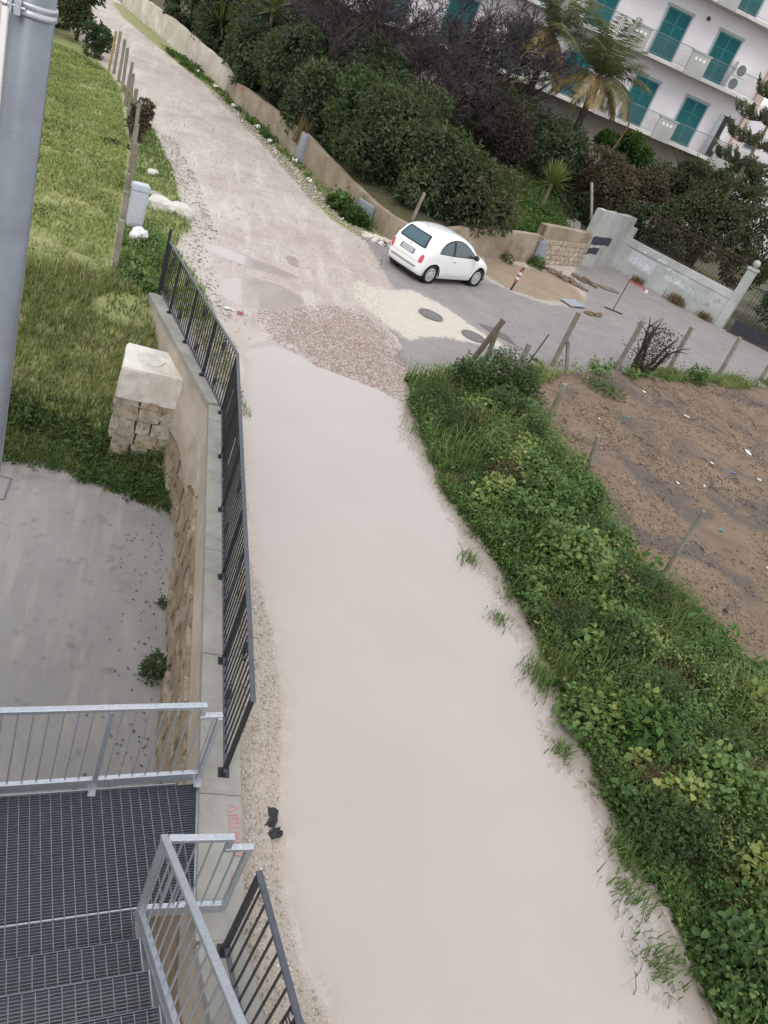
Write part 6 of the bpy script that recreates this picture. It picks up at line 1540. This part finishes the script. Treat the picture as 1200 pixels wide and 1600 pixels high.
weed_leaves('verge_weeds','weeds along the foot of the road wall',in_poly([(6.0,25.2),(5.0,27),(4.2,30.5),(3,34.5),(1.2,40.5),(-1.5,47.5),(-.6,47.5),(1.7,41),(3.6,34.3),(4.7,30),(5.6,26.6),(6.3,25.4)],620,64),L_BRIGHT,65,.22,.09,(8,14),.42)
weed_leaves('verge_weeds','bright weed thicket under the grey cabinet near the rubble',in_poly([(6.2,25.1),(5.5,25.2),(4.9,27.0),(5.5,27.2)],300,66),L_BRIGHT,67,.45,.10,(10,16),.42)
# slope grass behind block wall
SLP = [(11.2,28.0),(13.3,28.9),(15.4,30.7),(15.6,33),(14,36),(11.5,34.5),(10.8,31)]
scatter_blades('slope_grass','bright green grass on the slope above the brown wall',in_poly(SLP,7000,68),.25,.75,.045,L_GRASS,69,.7,.7,(.30,.14))
weed_leaves('slope_weeds','bright leafy weeds on the slope around the yucca',in_poly(SLP,1400,70),L_BRIGHT,71,.6,.13,(8,14),.4)
weed_leaves('garden_cover','dark ground cover under the trees and shrubs behind the walls',in_poly([(6.8,26),(10.5,27.6),(12,30),(16,33),(19,35),(24,33),(27,40),(20,44),(8,46),(2,50),(0,50),(2.6,40),(5.2,31)],5200,72),L_DARK,73,.7,.2,(7,11),.45)

# --- single plants that can be told apart
def plant(name, label, x, y, n, hmax, R, lsz, mat_, seed, tm=.45, z=None, asp=.6, cat='plant', group=None):
    r = np.random.default_rng(seed); zz = gz(x,y) if z is None else z; u = r.random(n); a = r.uniform(0,2*PI,n); q = np.sqrt(r.random(n))*R*np.sqrt(np.clip(1.1-u*.8,.05,1))
    P = np.column_stack([x+np.cos(a)*q, y+np.sin(a)*q, zz+hmax*u*(.6+.4*r.random(n))]); D = unit(np.column_stack([np.cos(a)+r.normal(0,.5,n),np.sin(a)+r.normal(0,.5,n),r.normal(.15,.4,n)])); N = unit(np.column_stack([r.normal(0,.5,n),r.normal(0,.5,n),np.ones(n)]))
    s = lsz*r.uniform(.6,1.3,n); T = np.clip(r.normal(tm,.15,n)+.15*(u-.5),0,1)
    V,F,T = leaf_arrays(P,D,N,s,s*asp,T,.12); t = thing(name,label,cat,(x,y,zz),0,group); mesh_obj('leaves',np_mesh('leaves',V,F,T),mat_,t)
    m = MB(); rr = random.Random(seed)
    for k in range(7):
        a_ = rr.uniform(0,2*PI); m.tube([(x,y,zz-.03),(x+math.cos(a_)*R*.3,y+math.sin(a_)*R*.3,zz+hmax*.45),(x+math.cos(a_)*R*.6,y+math.sin(a_)*R*.6,zz+hmax*.8)],[.008,.006,.003],4)
    o = m.build('stems', M_BARK if mat_ is not L_BRIGHT else plain('green_stem_%d'%seed,(.10,.14,.04),None,5,.8,0), t); o['kind'] = 'stuff'; return t
plant('bushy_weed','big feathery green weed bush below the short concrete post',7.5,14.6,3000,.95,.85,.085,L_MID,81,.5)
plant('bushy_weed','second feathery weed bush at the tip of the strip',6.6,14.4,1800,.7,.6,.08,L_MID,82,.48)
plant('bushy_weed','dark feathery weed beside the braced slim post',7.0,13.3,1500,.6,.55,.08,L_MID,83,.42)
plant('broadleaf_weed','broad bright-leaved weed at the water edge, lower middle of the strip',6.3,5.3,260,.5,.4,.15,L_BRIGHT,84,.42)
plant('broadleaf_weed','large broad-leaved weed at the bottom right corner',7.2,3.1,300,.6,.5,.17,L_BRIGHT,85,.5)
plant('broadleaf_weed','broad-leaved yellowish weed halfway up the strip',6.6,9.4,240,.45,.4,.12,L_WEED,86,.8)
plant('roadside_weed','round weed at the foot of the narrow grey cabinet',13.25,27.95,260,.45,.35,.11,L_BRIGHT,87,.45)
plant('roadside_weed','small dark weed at the brown wall foot right of the car',11.75,27.2,180,.4,.28,.09,L_MID,88,.4)
plant('roadside_weed','pale leafy plant at the street fence between the third and fourth posts',16.0,20.1,240,.6,.35,.12,L_BRIGHT,89,.6)
plant('roadside_weed','low greyish weed at the plot corner under the first fence post',11.2,16.9,260,.2,.6,.10,L_MID,90,.7)
# tufts standing in the water
def tuft(label, x, y, n, h, seed, mat_=L_GRASS, tm=.35, spread=.9, z=WATER_Z, group='grass tufts standing in the puddle', R=.14, name='grass_tuft', w=.013):
    r = np.random.default_rng(seed); P = np.column_stack([x+r.normal(0,R*.6,n), y+r.normal(0,R*.75,n), np.full(n,z-.02)]); a = r.uniform(0,2*PI,n); q = r.uniform(.2,1,n)*spread
    lean = np.column_stack([np.cos(a)*q,np.sin(a)*q,np.zeros(n)]); V,F,T = blade_arrays(P,lean,r.uniform(.5,1.1,n)*h,w,np.clip(r.normal(tm,.18,n),0,1),.8)
    o = mesh_obj(name,np_mesh(name,V,F,T),mat_); return tag(o,label,'grass tuft',group)
tuft('small sedge tuft standing alone in the puddle, farthest one',5.05,8.55,60,.24,91,L_GRASS,.2)
tuft('green tuft at the puddle edge above the bright one',5.2,7.35,70,.2,92)
tuft('bright bushy tuft half drowned at the puddle edge',5.45,6.35,200,.3,93,L_GRASS,.45,.9,WATER_Z,'grass tufts standing in the puddle',.2)
tuft('thin drowned tuft with dark stalks by the broad-leaved weed',5.32,5.2,70,.22,94)
tuft('lush drowned tuft in the lower part of the puddle edge',5.6,4.0,200,.3,95,L_GRASS,.4,.9,WATER_Z,'grass tufts standing in the puddle',.18)
tuft('scattered drowned tuft below the lush one',5.45,3.55,110,.22,96,L_GRASS,.35,1.0,WATER_Z,'grass tufts standing in the puddle',.22)
tuft('drowned tuft near the bottom edge of the puddle',5.45,2.9,120,.24,97,L_GRASS,.3,1.0,WATER_Z,'grass tufts standing in the puddle',.2)
tuft('grass fringe tuft at the strip edge, left of the second post',5.3,10.2,140,.26,98,L_GRASS,.4,.9,WATER_Z,'grass tufts standing in the puddle',.22)
tuft('grass fringe tuft at the strip edge near the gravel',5.15,12.2,160,.25,99,L_GRASS,.4,.9,WATER_Z,'grass tufts standing in the puddle',.25)
for i_,(x_,y_) in enumerate([(5.25,11.2),(5.4,9.3),(5.6,7.9),(5.62,5.8),(5.68,4.7)]): tuft('short fringe of grass at the weed strip edge, %s from the gravel' % ORD[i_], x_,y_,120,.2,110+i_,L_GRASS,.4,1.0,WATER_Z,'fringe tufts along the strip',.2)
tuft('matted greyish dry grass clump in the lower strip',6.3,4.75,420,.42,101,L_DRY,.35,1.3,gz(6.3,4.75),None,.28,'dry_clump',.007)
tuft('straw-brown dry grass clump at the right edge of the strip',7.15,3.85,460,.5,102,L_DRY,.45,1.3,gz(7.15,3.85),None,.3,'dry_clump',.008)
tuft('orange-brown wilted blades in the middle of the strip',7.6,7.3,60,.4,103,leafmat('rust_blades',[(0,(.25,.09,.03)),(1,(.4,.2,.08))]),.5,1.2,gz(7.6,7.3),None,.25,'dry_clump',.014)
tuft('orange wilted blades nearer the wooden pole',7.9,8.9,45,.35,104,bpy.data.materials['rust_blades'],.5,1.2,gz(7.9,8.9),None,.25,'dry_clump',.014)
tuft('dry brown weed bunch at the graffiti wall foot',20.75,29.85,260,.5,105,L_DRY,.3,.9,.0,None,.28,'dry_clump',.03)
tuft('smaller dry brown bunch at the pillar foot',21.6,28.75,140,.4,106,L_DRY,.25,.9,.0,None,.2,'dry_clump',.03)
tuft('dry brown bunch near the rod along the graffiti wall',19.5,31.3,120,.4,107,L_DRY,.3,.9,.0,None,.2,'dry_clump',.03)
# burnt bush by the street fence
bb = thing('burnt_bush','blackened burnt bush against the second street fence post','bush',(13.3,18.9,0)); rr2 = random.Random(4); m = MB()
for k in range(5):
    a_ = rr2.uniform(0,2*PI); p0 = Vector((13.25+rr2.uniform(-.18,.18),18.95+rr2.uniform(-.15,.15),0)); d = Vector((math.cos(a_)*.35+.12,math.sin(a_)*.3,1)).normalized(); P = [p0]
    for j in range(5): d = (d+Vector((rr2.gauss(0,.14),rr2.gauss(0,.14),.05))).normalized(); P.append(P[-1]+d*.27)
    m.tube(P,[.07,.06,.05,.045,.04,.025],7)
    for j in (2,3,4,5):
        for q in range(2):
            e = P[j]+Vector((rr2.gauss(0,.22),rr2.gauss(0,.22),rr2.uniform(.0,.35))); m.tube([P[j],P[j].lerp(e,.5)+Vector((0,0,.03)),e],[.022,.014,.008],5)
m.build('charred_branches',M_BURNT,bb,smooth=True)
r9 = np.random.default_rng(9); n9 = 900; P9 = np.column_stack([13.3+r9.normal(0,.3,n9),18.95+r9.normal(0,.25,n9),.3+r9.random(n9)*1.2]); V,F,T = leaf_arrays(P9,unit(r9.normal(size=(n9,3))),unit(r9.normal(size=(n9,3))),.07,.04,r9.random(n9)*.4); mesh_obj('shrivelled_leaves',np_mesh('shrivelled_leaves',V,F,T),L_RUST,bb)
# dark brown dead weed among field posts
tree('dead_shrub','dark reddish dead shrub tangled around the field posts','shrub',(-1.05,26.6),.7,(.45,.6,.65),1500,.12,L_RUST,120,8)
tree('roadside_shrub','grey-green shrub at the far end of the field posts','shrub',(-4.7,40.5),1.3,(1.0,1.2,1.4),4500,.16,L_OLIVE,121,12)
tree('roadside_shrub','dark leafless-looking shrub left of the far road','shrub',(-6.0,42.5),1.6,(1.3,1.4,1.9),5000,.16,L_OLIVE,122,12)
tree('roadside_shrub','small bluish green shrub beside the yellow stake','shrub',(-3.7,38.2),.6,(.7,.7,.7),2500,.13,L_MID,123,10)
tree('roadside_shrub','green shrub behind the pipe at the far field edge','shrub',(-6.6,40.2),.9,(1.2,1.2,1.0),3500,.16,L_MID,124,12)
# dry stalks at the wall cabinet
tuft('brown dry stalks leaning on the wall above the tall cabinet',4.35,32.6,160,1.1,108,L_DRY,.4,.45,.5,None,.2,'dry_stalks',.04)
# ivy patches at retaining wall foot
plant('wall_weed','dark weed clump at the foot of the retaining wall near the landing',1.10,7.85,420,.4,.2,.065,L_MID,131,.4,YARD)
plant('wall_weed','small weed at the foot of the retaining wall, middle',1.16,9.25,90,.16,.09,.05,L_MID,132,.4,YARD)
# coping-side grass tufts
cg = in_poly([(1.62,-.5),(1.62,11),(1.72,11),(1.74,-.5)],900,141); cg = cg[fbm(cg[:,0]*3,cg[:,1],85,.5,2) > .15]; scatter_blades('verge_tufts','thin grass growing along the road side of the coping',cg,.03,.09,.006,L_GRASS,142,.9,.7,(.55,.2))
kg = in_poly([(.7,14.9),(1.65,11.3),(1.95,11.3),(1.3,15)],1500,143); scatter_blades('verge_tufts','grass and litter strip behind the kinked railing',kg,.04,.14,.010,L_GRASS,144,.9,.7,(.5,.2))
